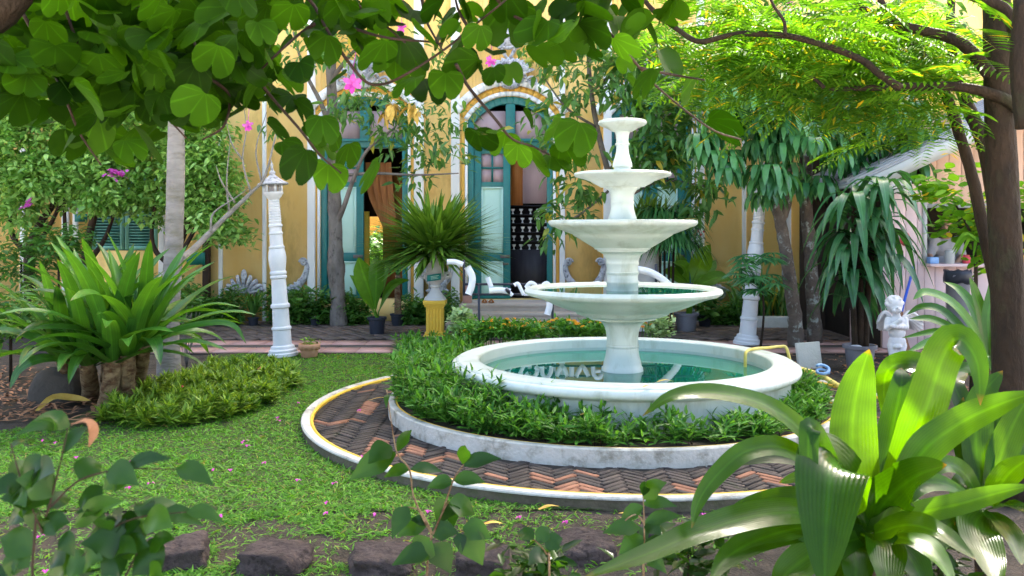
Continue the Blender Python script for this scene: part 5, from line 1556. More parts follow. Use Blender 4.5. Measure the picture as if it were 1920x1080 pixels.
mb.build('crown', 'leaf_lance', t)
# pale smooth trunk left
b = G(318, 712); Yt = b.y
t = thing('pale_trunk_tree', 'smooth pale grey tree trunk rising beside the strap-leaved clump', 'tree', tuple(b))
branch(t, [b - Vector((0, 0, .05)), P(316, 640, Yt), P(320, 560, Yt), P(325, 480, Yt), P(328, 400, Yt), P(330, 300, Yt), P(330, 200, Yt), P(328, 100, Yt), P(320, -40, Yt), P(330, -160, Yt)], [.125, .10, .092, .085, .085, .085, .07, .07, .06, .05], 'bark_pale', 14, 46, 'trunk', .025)
branch(t, [P(340, 486, Yt + .1), P(360, 470, Yt + .6), P(390, 440, Yt + 1.0), P(430, 400, Yt + 1.2), P(470, 362, Yt + 1.3), P(497, 330, Yt + 1.3), P(520, 240, Yt + 1.3)], [.045, .034, .026, .018, .008], 'bark_pale', 8, 26)
for pts in ([P(395, 435, Yt + 1), P(400, 400, Yt + 1.1), P(440, 372, Yt + 1.2), P(470, 350, Yt + 1.2)], [P(430, 400, Yt + 1.2), P(425, 340, Yt + 1.2), P(432, 260, Yt + 1.2)], [P(470, 362, Yt + 1.3), P(455, 300, Yt + 1.3), P(462, 240, Yt + 1.3), P(455, 190, Yt + 1.3)], [P(490, 340, Yt + 1.3), P(480, 280, Yt + 1.3), P(500, 210, Yt + 1.3)], [P(455, 300, Yt + 1.3), P(435, 270, Yt + 1.3), P(425, 230, Yt + 1.3)], [P(440, 380, Yt + 1.2), P(415, 340, Yt + 1.1), P(405, 310, Yt + 1.1)],
            [P(330, 260, Yt), P(300, 180, Yt + .3), P(260, 80, Yt + .5), P(240, -40, Yt + .6)], [P(328, 180, Yt), P(380, 90, Yt + .3), P(430, 10, Yt + .5)]):
    branch(t, pts, [.014, .004], 'bark_pale', 5, 12)
mb = MB()
for (px, py, rx, ry, n) in ((380, 60, 90, 60, 40), (280, 60, 90, 60, 40), (180, 70, 90, 70, 36), (440, 120, 60, 50, 18), (90, 100, 80, 60, 26)):
    c, r = pxball(px, py, Yt + .8, rx, ry, .6); clusters(mb, c, r, n, 9, .11, OVAL, .08, (-.9, .3), .2)
mb.build('crown', 'leaf_shrub', t)
# thin bare twigs (leafless shrub by the trunk)
t = thing('bare_shrub', 'bare grey twiggy shrub right of the pale trunk foot', 'shrub', tuple(G(350, 690)))
b = np.array(G(350, 690))
mb = MB()
for i in range(16):
    a = random.uniform(-.5, .5); mb.tube([b, b + (.12 * a, 0, .25), b + (.35 * a + random.uniform(-.05, .05), random.uniform(-.1, .1), random.uniform(.4, .7))], [.006, .002], 4, 8)
mb.build('twig', 'bark_grey', t)

# ---------------------------------------------------------------- bougainvillea thicket, back left: three bushes
for (lab, trunk, blobs) in (
    ('bright green bougainvillea mound against the wall at the far left', [(60, 600), (55, 480), (75, 420), (110, 370)], ((60, 270, 90, 70, 110), (110, 330, 90, 50, 90), (30, 340, 70, 50, 60), (10, 240, 50, 60, 40), (90, 200, 80, 40, 60), (40, 400, 50, 30, 26))),
    ('bright green bougainvillea mound before the green shutters', [(158, 600), (160, 500), (170, 430), (190, 360)], ((190, 270, 80, 70, 120), (230, 340, 70, 50, 80), (270, 250, 70, 70, 90), (190, 370, 50, 30, 36), (160, 330, 50, 40, 46), (280, 390, 40, 30, 26))),
    ('bright green bougainvillea mound between the pale trunk and the yellow wall', [(300, 600), (320, 500), (350, 420), (370, 350)], ((370, 260, 56, 80, 110), (380, 350, 60, 60, 90), (340, 320, 50, 60, 60), (400, 410, 40, 30, 36), (420, 330, 30, 40, 22), (440, 445, 24, 14, 8)))):
    Yb = 12.3
    base = P(trunk[0][0], trunk[0][1], Yb); base.z = 0
    t = thing('bougainvillea', lab, 'shrub', tuple(base), 'bougainvillea thicket')
    branch(t, [base] + [P(x, y, Yb) for x, y in trunk[1:]], [.09, .06, .04], 'bark_dark', 8, 20, 'trunk')
    branch(t, [P(*trunk[1], Yb), P(trunk[1][0] + 40, trunk[1][1] - 60, Yb), P(trunk[2][0] + 60, trunk[2][1] - 90, Yb - .2)], [.05, .015], 'bark_dark', 6, 14)
    branch(t, [P(*trunk[1], Yb), P(trunk[1][0] - 35, trunk[1][1] - 50, Yb), P(trunk[2][0] - 50, trunk[2][1] - 100, Yb - .2)], [.05, .015], 'bark_dark', 6, 14)
    mb = MB()
    for (px, py, rx, ry, n) in blobs:
        c, r = pxball(px, py, Yb - .1, rx, ry, .5); clusters(mb, c, r, int(n * 1.25), 17, .115, LANCE_W, .10, (-.9, .2), .45)
    mb.build('crown', 'leaf_shrub', t, smooth=False)
    mb = MB()
    fl = [(218, 328), (225, 325), (210, 325), (275, 252), (268, 255)] if 'shutters' in lab else ([(380, 85), (378, 92)] if 'between' in lab else [(55, 380)])
    for px, py in fl:
        clusters(mb, tuple(P(px, py, Yb - .9)), (.05, .05, .05), 4, 5, .07, OVAL, .03, (-.6, .8))
    mb.build('blossom', 'bougain', t)
# dark understorey bush far left
for i, (px, py, rx, ry, lab) in enumerate(((40, 490, 70, 40, 'dark green low bush at the far left behind the strap leaves'), (110, 450, 50, 26, 'dark reddish twiggy bush under the left bougainvillea'), (320, 560, 60, 50, 'green bush behind the pale smooth trunk'), (20, 590, 60, 40, 'shady green plant at the left picture edge'))):
    c, r = pxball(px, py, 11.4 - (3.2 if i == 3 else 0), rx, ry, .4)
    t = thing('shade_bush', lab, 'bush', (c[0], c[1], 0)); mb = MB(); clusters(mb, c, r, 70, 9, .12, LANCE, .08, (-.6, .5)); mb.build('foliage', 'leaf_hedge', t, smooth=False)
    MB().tube([(c[0], c[1], 0), c], .015, 5).build('stem', 'bark_brown', t)

# ---------------------------------------------------------------- right: lichened trunks with glossy hanging leaves
def glossy_tree(lab, trunk, Yt, blobs, fork=None):
    base = P(*trunk[0], Yt); base.z = 0
    t = thing('glossy_leaf_tree', lab, 'tree', tuple(base), 'lichened trunks right of the pool')
    branch(t, [base] + [P(x, y, Yt) for x, y in trunk[1:]], [.10, .085, .08, .07, .06, .04], 'bark_lichen', 10, 36, 'trunk', .1)
    if fork: branch(t, [P(x, y, Yt) for x, y in fork], [.06, .05, .03], 'bark_lichen', 8, 20)
    # drooping whorls of leaflets: each whorl is a part
    for (px, py, n) in blobs:
        for j in range(n):
            cpt = np.array(P(px + random.uniform(-26, 26), py + random.uniform(-22, 22), Yt - .5 + random.uniform(-.5, .3)))
            mb = MB(); m_ = random.randint(7, 10); a0 = random.uniform(0, 6.28)
            for i in range(m_):
                a = a0 + 2 * math.pi * i / m_; d = np.array((math.cos(a), math.sin(a), 0)); L = random.uniform(.22, .32)
                mb.ribbon([cpt, cpt + d * L * .35 + (0, 0, .03), cpt + d * L * .62 + (0, 0, -L * .25), cpt + d * L * .72 + (0, 0, -L * .7)], .038, 6, side=(-d[1], d[0], 0), prof=[.12, .35, .9, 1, .8, .1], fold=.15)
            mb.tube([cpt, cpt + (0, .05, .18), cpt + (0, .15, .4)], [.006, .004], 4)
            mb.build('leaf_whorl', 'leaf_dark', t)
glossy_tree('twisted lichened tree nearest the right lamp post with glossy hanging leaves', [(1493, 640), (1490, 590), (1480, 520), (1468, 440), (1455, 380), (1448, 300), (1440, 200)], 10.6,
            [(1440, 270, 9), (1400, 220, 8), (1460, 200, 8), (1380, 300, 6), (1500, 250, 8), (1420, 330, 4), (1340, 210, 6), (1470, 320, 6), (1420, 130, 7), (1360, 150, 8), (1330, 270, 6), (1390, 190, 8), (1440, 350, 5)], [(1462, 420), (1476, 380), (1478, 330), (1490, 250)])
glossy_tree('straight lichened tree left of the pot with long drooping leaves', [(1528, 640), (1524, 560), (1520, 480), (1512, 380), (1515, 300), (1520, 200)], 10.9,
            [(1540, 180, 8), (1580, 220, 9), (1620, 190, 8), (1500, 120, 7), (1590, 110, 7), (1670, 140, 7), (1660, 230, 8), (1560, 280, 8), (1640, 280, 6), (1700, 210, 5), (1600, 310, 6), (1520, 340, 6), (1700, 290, 7), (1740, 250, 6), (1650, 330, 5), (1560, 240, 6)])
# leafy tree filling the gap between the two lichened trees and the facade
b = P(1600, 620, 12.2); b.z = 0
t = thing('broadleaf_tree', 'bright broad-leaved tree behind the lichened trunks hiding the wall', 'tree', tuple(b))
branch(t, [b, P(1598, 480, 12.2), P(1590, 300, 12.2), P(1580, 120, 12.2), P(1570, -60, 12.2)], [.08, .07, .06, .05, .03], 'bark_grey', 8, 30, 'trunk')
mb = MB()
for (px, py, rx, ry, n) in ((1400, 60, 90, 60, 60), (1480, 140, 80, 60, 50), (1560, 50, 90, 60, 60), (1640, 120, 80, 60, 46), (1700, 40, 80, 60, 40), (1380, 170, 60, 50, 30), (1560, 220, 80, 50, 36), (1440, 230, 60, 50, 24), (1660, 220, 60, 40, 20), (1780, 100, 60, 60, 20)):
    c, r = pxball(px, py, 12.0, rx, ry, .5); clusters(mb, c, r, n, 9, .20, LANCE_W, .12, (-1.1, .2), .2)
mb.build('crown', 'leaf_lance', t)
for pts in ([(1592, 330), (1520, 220), (1420, 120)], [(1588, 260), (1650, 160), (1740, 90)], [(1582, 140), (1500, 60), (1430, 20)]): branch(t, [P(x, y, 12.1) for x, y in pts], [.035, .012], 'bark_grey', 6, 10)
# ---------------------------------------------------------------- potted dracaena with long drooping leaves
b = G(1612, 692); Yd = b.y; k = Yd / F
t = thing('potted_dracaena', 'tall plant with long drooping dark leaves in a dark pot right of the stone slab', 'potted plant', tuple(b))
MB().lathe(pot_profile(29 * k, 46 * k), tuple(b), 28).build('pot', 'grey_plastic', t, angle=40)
MB().blob((b.x - .05, b.y - .03, 41 * k), (.07, .06, .03), 10).build('pebble', 'statue_white', t)
canes = [(1612, [(1612, 660), (1614, 560), (1605, 470), (1600, 380)]), (1625, [(1622, 660), (1628, 540), (1640, 440), (1650, 350)]), (1600, [(1604, 660), (1598, 560), (1585, 500)])]
for _, c_ in canes: branch(t, [P(x, y, Yd) for x, y in c_], [.035, .03, .025], 'bark_brown', 8, 20, 'cane')
for (hx, y0, y1, n) in ((1602, 370, 540, 84), (1650, 345, 500, 62), (1588, 490, 560, 20)):
    for j in range(n):
        py = random.uniform(y0, y1); s0 = np.array(P(hx + random.uniform(-6, 6), py, Yd + random.uniform(-.04, .04)))
        a = random.uniform(0, 6.28); d = np.array((math.cos(a), math.sin(a), 0)); L = random.uniform(.46, .66)
        u = random.uniform(.15, .5) * (1 if py < y0 + 60 else .6)
        leaf_obj([s0, s0 + d * L * .32 + (0, 0, L * u * .55), s0 + d * L * .62 + (0, 0, L * (u - .38)), s0 + d * L * .80 + (0, 0, -L * (.80 - u))], random.uniform(.038, .052), 'leaf_dracaena', t, seg=9, side=(-d[1], d[0], 0), fold=.25, prof=[.35, .7, 1, 1, .8, .45, .05], twist=random.uniform(-.3, .3))
# small cut-leaf shrub in front of the right lamp post
b = P(1425, 640, 10.1); b.z = 0
t = thing('cutleaf_shrub', 'small fan-leaved shrub half hiding the right lamp post', 'shrub', tuple(b))
branch(t, [b, P(1432, 590, 10.1), P(1428, 530, 10.1)], [.015, .01], 'bark_brown', 6, 10, 'stem')
for i in range(34):
    c = np.array(P(random.uniform(1378, 1458), random.uniform(470, 545), 10.1 + random.uniform(-.25, .25))); mb = MB()
    a0 = random.uniform(0, 6.28)
    for j in range(8):
        a = a0 + j * .62 - 2; d = np.array((math.cos(a), math.sin(a) * .5, -.35)); mb.ribbon([c, c + d * .1 + (0, 0, .02), c + d * .21], .014, 5, nrm=(0, -.5, .8))
    mb.tube([c, np.array(P(1428, 545, 10.1))], [.003, .004], 4, 6)
    mb.build('leaf', 'leaf_dark', t)
# lady palms behind fountain
for lab, (px, py), L, n in (('bushy lady palm with narrow fingers hanging behind the third bowl', (1250, 430), .75, 46), ('upright clump of grassy green blades behind the fountain column', (1215, 420), .6, 0)):
    b = P(px, 600, 11.9); b.z = 0
    t = thing('lady_palm', lab, 'palm', tuple(b))
    if n:
        for i in range(4): branch(t, [b + Vector((.05 * i - .1, 0, 0)), P(px - 12 + 8 * i, 520, 11.9), P(px - 14 + 9 * i, py, 11.9)], [.02, .015], 'bark_brown', 6, 10, 'cane')
        for i in range(n):
            h = np.array(P(px + random.uniform(-30, 30), py + random.uniform(-30, 40), 11.7)); a = random.uniform(0, 6.28); mb = MB()
            for j in range(9):
                aa = a + (j - 4) * .24; d = np.array((math.cos(aa), math.sin(aa), 0)); ll = L * random.uniform(.5, .75)
                mb.ribbon([h, h + d * ll * .5 + (0, 0, ll * .18), h + d * ll + (0, 0, -ll * random.uniform(.2, .6))], .017, 6, side=(-d[1], d[0], 0))
            mb.build('frond', 'leaf_dark', t)
    else:
        mb = MB()
        for i in range(230):
            h = np.array(P(px + random.uniform(-30, 45), 440, 12.2)); a = random.uniform(0, 6.28); d = np.array((math.cos(a), math.sin(a), 0)); ll = random.uniform(.35, .75)
            mb.ribbon([h, h + d * ll * .22 + (0, 0, ll * .5), h + d * ll * .5 + (0, 0, ll * .85)], .016, 5, side=(-d[1], d[0], 0))
        mb.build('foliage', 'leaf_urn', t)
        MB().lathe([(.17, .34), (.2, .5), (.24, .95), (.26, 1.35), (.22, 1.36), (0, 1.3)], (b.x, 12.2, 0), 20).tube([(b.x, 12.2, 0), (b.x, 12.2, .36)], .15, 12).build('planter', 'white_post', t, angle=40)
# grassy plants behind planter wall, right
t = thing('strap_bush', 'yellow-green grassy plants behind the concrete edging on the right', 'plant', tuple(P(1500, 600, 13.0)))
mb = MB()
for i in range(420):
    px = random.uniform(1380, 1670); h = np.array(P(px, 588, 12.9 + random.uniform(-.1, .5))); h[2] = .1; a = random.uniform(0, 6.28); d = np.array((math.cos(a), math.sin(a), 0)); ll = random.uniform(.4, .85)
    mb.ribbon([h, h + d * ll * .25 + (0, 0, ll * .6), h + d * ll * .6 + (0, 0, ll * .7)], .02, 5, side=(-d[1], d[0], 0))
mb.build('foliage', 'leaf_lance', t)

# ---------------------------------------------------------------- right strap-leaved plant in the middle distance
b = G(1865, 735); Yr = 6.2; b = P(1862, 700, Yr); b.z = 0
t = thing('strap_leaf_plant', 'dark strap-leaved plant between the cherub and the big right trunk', 'plant', tuple(b))
branch(t, [b, P(1860, 760, Yr), P(1858, 680, Yr)], [.06, .05], 'bark_trunklet', 8, 10, 'trunk')
def px_leaf(parent, pts, Ys, wpx, mat, **kw):
    Y0, Y1 = Ys
    p = [P(x, y, Y0 + (Y1 - Y0) * i / (len(pts) - 1)) for i, (x, y) in enumerate(pts)]
    kw.setdefault('fold', .22); kw.setdefault('seg', 18); kw.setdefault('across', 5)
    return leaf_obj(p, wpx / F * (Y0 + Y1) / 2 / 2, mat, parent, **kw)
for pts, Ys, w in (([(1855, 680), (1820, 610), (1780, 565), (1735, 548), (1712, 562)], (6.2, 6.0), 26), ([(1850, 690), (1800, 630), (1750, 600), (1705, 598)], (6.2, 6.1), 24), ([(1850, 700), (1800, 660), (1755, 640), (1700, 660)], (6.2, 5.9), 26), ([(1858, 680), (1852, 600), (1862, 540), (1858, 505)], (6.2, 6.3), 26), ([(1860, 680), (1880, 590), (1900, 540), (1925, 510)], (6.2, 6.2), 26),
                   ([(1852, 690), (1820, 640), (1770, 585), (1730, 575), (1700, 590)], (6.3, 6.5), 22), ([(1855, 690), (1830, 590), (1800, 545), (1770, 528)], (6.3, 6.6), 24), ([(1850, 710), (1790, 690), (1745, 700), (1715, 735)], (6.1, 5.8), 26), ([(1862, 700), (1840, 660), (1838, 720), (1842, 780)], (6.1, 5.7), 30), ([(1856, 690), (1842, 600), (1828, 550), (1818, 520)], (6.3, 6.3), 26), ([(1852, 700), (1800, 640), (1760, 622), (1690, 634)], (6.2, 6.2), 20), ([(1862, 690), (1885, 640), (1905, 640), (1925, 670)], (6.1, 5.9), 26), ([(1853, 705), (1810, 690), (1770, 720), (1755, 770)], (6.1, 5.8), 26)):
    px_leaf(t, pts, Ys, w, 'leaf_crinum')

# ---------------------------------------------------------------- feathery tree on the right: trunk, stems, overhead crown
b = P(1893, 900, 4.6); b.z = 0
t = thing('feathery_tree', 'big dark trunk at the right edge with feathery yellow-green crown overhead', 'tree', tuple(b))
Yt = 4.6
branch(t, [b, P(1893, 700, Yt), P(1888, 520, Yt), P(1880, 350, Yt), P(1874, 200, Yt), P(1870, 60, Yt), P(1866, -100, Yt + .1), P(1850, -400, Yt + .4)], [.10, .086, .083, .080, .075, .07, .065, .05], 'bark_brown', 14, 50, 'trunk', .025)
stems = [([(1905, 760), (1880, 600), (1850, 460), (1825, 340), (1805, 270), (1765, 160), (1700, 70), (1640, 30), (1590, -5)], 4.9, [.045, .036, .034, .032, .03, .026, .022, .016]),
         ([(1868, 380), (1845, 270), (1815, 200), (1790, 130), (1782, 40), (1790, -60)], 5.2, [.05, .042, .035, .028, .02]),
         ([(1856, 140), (1820, 95), (1780, 70), (1720, 55), (1690, 45), (1655, 10), (1645, -40)], 4.5, [.035, .032, .028, .024, .02, .015]),
         ([(1920, 208), (1870, 180), (1800, 163), (1700, 163), (1620, 165), (1555, 168)], 4.5, [.035, .03, .025, .022, .016, .01]),
         ([(1690, 165), (1650, 140), (1620, 115), (1560, 90), (1480, 68), (1400, 63), (1360, 68), (1310, 78), (1270, 55), (1230, 25), (1200, -10)], 4.3, [.018, .018, .017, .016, .015, .014, .013, .012]),
         ([(1472, 66), (1470, 40), (1450, 10), (1440, -20)], 4.3, [.01, .006]),
         ([(1545, 165), (1530, 150), (1512, 140)], 4.5, [.012, .006]),
         ([(1925, 120), (1905, 60), (1880, 15), (1830, -5), (1790, -30)], 4.2, [.045, .035, .025, .02]),
         ([(1925, 240), (1915, 120), (1918, 0)], 4.0, [.05, .05, .04]),
         ([(1910, 700), (1905, 500), (1898, 300), (1890, 150)], 5.1, [.018, .016, .012])]
for pts, Y, r in stems: branch(t, [P(x, y, Y + .02 * i) for i, (x, y) in enumerate(pts)], r, 'bark_brown', 8, len(pts) * 5)
def fronds(tree, blobs, mat, size, Yc, dY, name='frond', cap=300):
    """bipinnate leaves: each one a part up to the cap, the rest joined"""
    global fr_count
    rest = MB()
    for (px, py, rx, ry, n) in blobs:
        c, r = pxball(px, py, Yc, rx, ry, dY)
        pos = in_ball(n, c, r); d = rdirs(n, (-.5, .15)); m_ = mats_from(pos, d, rng.normal(0, .25, n), size * rng.uniform(.7, 1.2, n))
        for i in range(n):
            if fr_count < cap:
                fr_count += 1
                mb = MB(); mb.scatter(FROND, m_[i:i + 1]); mb.build(name, mat, tree, smooth=False)
            else: rest.scatter(FROND, m_[i:i + 1])
    if rest.n: rest.build(name, mat, tree, smooth=False, kind='stuff')
fr_count = 0
fronds(t, ((1300, 30, 90, 40, 30), (1420, 100, 100, 40, 44), (1500, 40, 90, 50, 40), (1560, 120, 90, 40, 40), (1620, 60, 90, 50, 40), (1700, 110, 80, 40, 32), (1650, 200, 90, 40, 26), (1760, 40, 70, 50, 26), (1340, 140, 70, 30, 18), (1450, 180, 60, 30, 14), (1790, 130, 60, 40, 26), (1400, 30, 90, 40, 40), (1600, 150, 110, 50, 50), (1500, 110, 110, 50, 50), (1700, 30, 90, 40, 40), (1350, 90, 90, 50, 36), (1740, 240, 60, 30, 12), (1900, 60, 40, 60, 10)), 'leaf_feather', .40, 5.0, .7)
# unseen crown above the view, added to shade overhanging leaves and dapple the foreground
mb = MB()
for (x, y, z, r) in ((.4, 5.2, 5.2, 1.3), (1.4, 6.0, 5.9, 1.3), (2.2, 7.0, 6.4, 1.3), (-.5, 5.0, 5.0, 1.2), (.6, 6.2, 6.4, 1.2), (2.9, 6.2, 6.3, .9), (1.6, 7.6, 7.0, 1.2), (2.45, 6.0, 4.9, .4)):
    n_ = int(170 * min(1, (r / 1.2) ** 2)); c = np.array((x, y, z)); pos = in_ball(n_, c, (r, r, r * .55)); mb.scatter(FROND, mats_from(pos, rdirs(n_, (-.5, .2)), rng.normal(0, .3, n_), .62 * rng.uniform(.7, 1.2, n_)))
mb.build('shading_crown', 'leaf_feather', t, smooth=False, kind='stuff')
for pts in ([(2.62, 5.0, 3.6), (2.0, 5.4, 4.6), (1.2, 5.8, 5.6)], [(2.62, 5.0, 3.8), (2.5, 6.0, 5.2), (2.3, 7.0, 6.3)], [(2.0, 5.4, 4.6), (.9, 5.2, 5.0), (-.4, 5.0, 5.1)]): branch(t, [Vector(p) for p in pts], [.05, .02], 'bark_brown', 7, 12)
# small yellow-green bush against the kiosk and yellowing pinnate leaf
c, r = pxball(1800, 400, 7.6, 60, 60, .4)
t = thing('yellow_green_bush', 'loose bright yellow-green bush in front of the kiosk window', 'bush', (c[0] + .1, c[1], 0))
mb = MB()
for (px, py, rx, ry, n) in ((1790, 350, 50, 30, 18), (1840, 400, 34, 40, 16), (1815, 425, 40, 24, 12), (1845, 460, 30, 30, 12), (1905, 380, 30, 60, 18), (1905, 480, 20, 40, 10)):
    c, r = pxball(px, py, 7.6, rx, ry, .4); clusters(mb, c, r, n, 8, .11, OVAL, .07, (-.5, .4))
mb.build('foliage', 'leaf_feather', t)
branch(t, [Vector(t.location), P(1830, 520, 7.6), P(1820, 440, 7.6), P(1790, 380, 7.6)], [.02, .008], 'bark_brown', 6, 14, 'stem'); branch(t, [P(1825, 480, 7.6), P(1850, 420, 7.6), P(1900, 370, 7.6)], [.01, .004], 'bark_brown', 5, 8)
for i in range(10):
    a = random.uniform(-.4, 3.4); s0 = P(1838, 455, 7.2); d = np.array((math.cos(a), 0, -.2 + .3 * math.sin(a)))
    mb = MB(); s0 = np.array(s0); mb.ribbon([s0, s0 + d * -.13 + (0, 0, .04), s0 + d * -.24 + (0, 0, -.12)], .016, 8); mb.build('long_leaf', 'leaf_feather', t)

# ---------------------------------------------------------------- foreground: two strap-leaved plants, right
b = P(1630, 1000, 2.4); b.z = 0
t = thing('foreground_strap_plant', 'large glossy strap-leaved plant in the right foreground, centre head', 'plant', tuple(b))
branch(t, [b, P(1630, 1200, 2.4), P(1628, 1010, 2.4)], [.04, .035, .03], 'bark_brown', 10, 10, 'trunk')
FGL = [
    ([(1622, 990), (1603, 900), (1598, 800), (1610, 720), (1630, 655)], (2.4, 2.5), 92), ([(1640, 985), (1655, 900), (1672, 810), (1690, 720), (1690, 690)], (2.42, 2.6), 62),
    ([(1640, 985), (1690, 880), (1735, 770), (1770, 665), (1800, 636), (1832, 680), (1838, 760)], (2.4, 2.2), 78),
    ([(1615, 985), (1590, 900), (1562, 872), (1550, 960), (1545, 1110)], (2.4, 1.95), 150), ([(1632, 1000), (1660, 940), (1715, 895), (1775, 872)], (2.4, 2.1), 92),
    ([(1612, 985), (1560, 890), (1510, 815), (1450, 768), (1390, 745), (1320, 735), (1255, 745), (1205, 780)], (2.42, 2.1), 48),
    ([(1612, 990), (1540, 890), (1470, 840), (1400, 846), (1345, 890), (1310, 940), (1297, 990)], (2.4, 2.05), 44), ([(1612, 990), (1560, 905), (1510, 862), (1450, 852), (1380, 862), (1330, 880)], (2.45, 2.35), 50),
    ([(1610, 1000), (1520, 965), (1430, 965), (1320, 995), (1210, 1040), (1090, 1085)], (2.4, 1.9), 62), ([(1612, 1005), (1520, 990), (1440, 1005), (1370, 1040), (1330, 1090)], (2.4, 2.0), 60),
    ([(1640, 1005), (1720, 965), (1800, 945), (1870, 925), (1935, 910)], (2.4, 2.3), 46), ([(1642, 1008), (1700, 1010), (1750, 1040), (1790, 1095)], (2.35, 2.1), 66),
    ([(1640, 995), (1720, 860), (1790, 800), (1870, 760), (1945, 735)], (2.35, 2.2), 66), ([(1625, 985), (1560, 880), (1520, 800), (1515, 905), (1508, 960)], (2.3, 2.1), 44),
    ([(1645, 985), (1700, 790), (1740, 705), (1700, 680), (1660, 705), (1660, 800)], (2.55, 2.8), 60), ([(1610, 1010), (1540, 1030), (1480, 1070), (1450, 1110)], (2.3, 2.1), 70),
    ([(1615, 990), (1575, 935), (1540, 905), (1500, 895), (1460, 905)], (2.5, 2.7), 44), ([(1640, 990), (1700, 920), (1760, 905), (1830, 935)], (2.5, 2.6), 46)]
FGL += [([(1625, 1000), (1600, 1020), (1605, 1060), (1600, 1120)], (2.35, 2.15), 80), ([(1632, 1000), (1655, 1020), (1660, 1060), (1668, 1120)], (2.35, 2.1), 84), ([(1622, 1005), (1575, 1030), (1560, 1075), (1555, 1120)], (2.36, 2.2), 70), ([(1636, 1005), (1690, 1030), (1720, 1070), (1735, 1120)], (2.36, 2.2), 70),
        ([(1615, 995), (1560, 950), (1480, 935), (1400, 950), (1350, 985)], (2.5, 2.6), 50), ([(1640, 1000), (1700, 985), (1760, 1000), (1830, 1050)], (2.3, 2.05), 66)]
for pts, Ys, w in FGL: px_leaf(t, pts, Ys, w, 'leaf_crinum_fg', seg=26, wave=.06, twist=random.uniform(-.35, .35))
b = P(1850, 950, 2.75); b.z = 0
t = thing('foreground_strap_plant', 'sunlit yellow-green strap-leaved plant at the right foreground edge', 'plant', tuple(b))
branch(t, [b, P(1850, 1150, 2.75), P(1850, 960, 2.75)], [.04, .032], 'bark_brown', 10, 10, 'trunk')
for pts, Ys, w in (([(1846, 945), (1830, 840), (1838, 750), (1880, 695)], (2.75, 2.9), 62), ([(1852, 945), (1878, 850), (1908, 780), (1940, 730)], (2.75, 2.85), 56), ([(1842, 945), (1812, 870), (1800, 800), (1806, 745)], (2.75, 2.9), 40), ([(1856, 945), (1890, 890), (1935, 855)], (2.7, 2.6), 52), ([(1842, 950), (1810, 890), (1770, 872), (1735, 900)], (2.7, 2.6), 44),
                   ([(1850, 955), (1830, 985), (1850, 1040), (1875, 1100)], (2.7, 2.3), 80), ([(1840, 955), (1780, 985), (1730, 1040), (1710, 1090)], (2.7, 2.4), 56), ([(1850, 945), (1862, 850), (1872, 780), (1860, 720)], (2.8, 3.0), 50), ([(1858, 955), (1900, 950), (1945, 975)], (2.7, 2.5), 56), ([(1845, 950), (1815, 905), (1795, 920), (1790, 985)], (2.75, 2.6), 40), ([(1856, 960), (1890, 1000), (1915, 1060)], (2.65, 2.4), 60),
                   ([(1850, 945), (1900, 850), (1925, 800)], (2.9, 3.1), 50), ([(1846, 945), (1822, 800), (1790, 720), (1815, 700)], (2.9, 3.2), 44)):
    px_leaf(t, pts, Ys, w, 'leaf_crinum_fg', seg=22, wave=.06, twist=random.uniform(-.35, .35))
# small weeds in the foreground soil
for i, (px, py, lab) in enumerate(((1290, 1040, 'small weed under the long strap leaf in the foreground'), (1760, 1060, 'feathery green weed between the two foreground strap plants'), (1010, 1075, 'blurred low weed at the bottom edge right of the sapling'))):
    c, r = pxball(px, py, 2.6, 60, 30, .12); t = thing('weed', lab, 'weed', (c[0], c[1], 0)); mb = MB(); clusters(mb, c, r, 18, 7, .07, LANCE_W, .04, (-.3, .7)); mb.build('foliage', 'leaf_sprig', t)
    MB().tube([(c[0], c[1], 0), c], .004, 4).build('stem', 'bark_brown', t)

# ---------------------------------------------------------------- sapling in the middle foreground
Ysp = 2.3
b = P(985, 1200, Ysp); b.z = 0
def sapling(name, lab, Y, stems, leaves, lw, mat='leaf_sprig', group=None):
    b = P(stems[0][0][0], 1080, Y); b.z = 0
    t = thing(name, lab, 'sapling', tuple(b), group)
    for i, s in enumerate(stems): branch(t, ([b] if i == 0 else []) + [P(x, y, Y) for x, y in s], [(.0045 if i == 0 else .003) * Y / 2.2, .0012 * Y / 2.2], 'bark_trunklet' if Y > 1.5 else 'bark_brown', 6, 16, 'stem', .05)
    for (x0, y0, x1, y1, w) in leaves:
        a = np.array(P(x0, y0, Y)); d0 = random.uniform(-.05, .05); e = np.array(P(x1, y1, Y + d0))
        leaf_obj([a, (a + e) / 2 + (0, 0, .008), e], w * Y / F / 2, mat, t, seg=10, nrm=(random.uniform(-.4, .4), -.8, .6), prof=[.1, .7, 1, .95, .7, .35, .03], fold=.15, across=5)
    return t
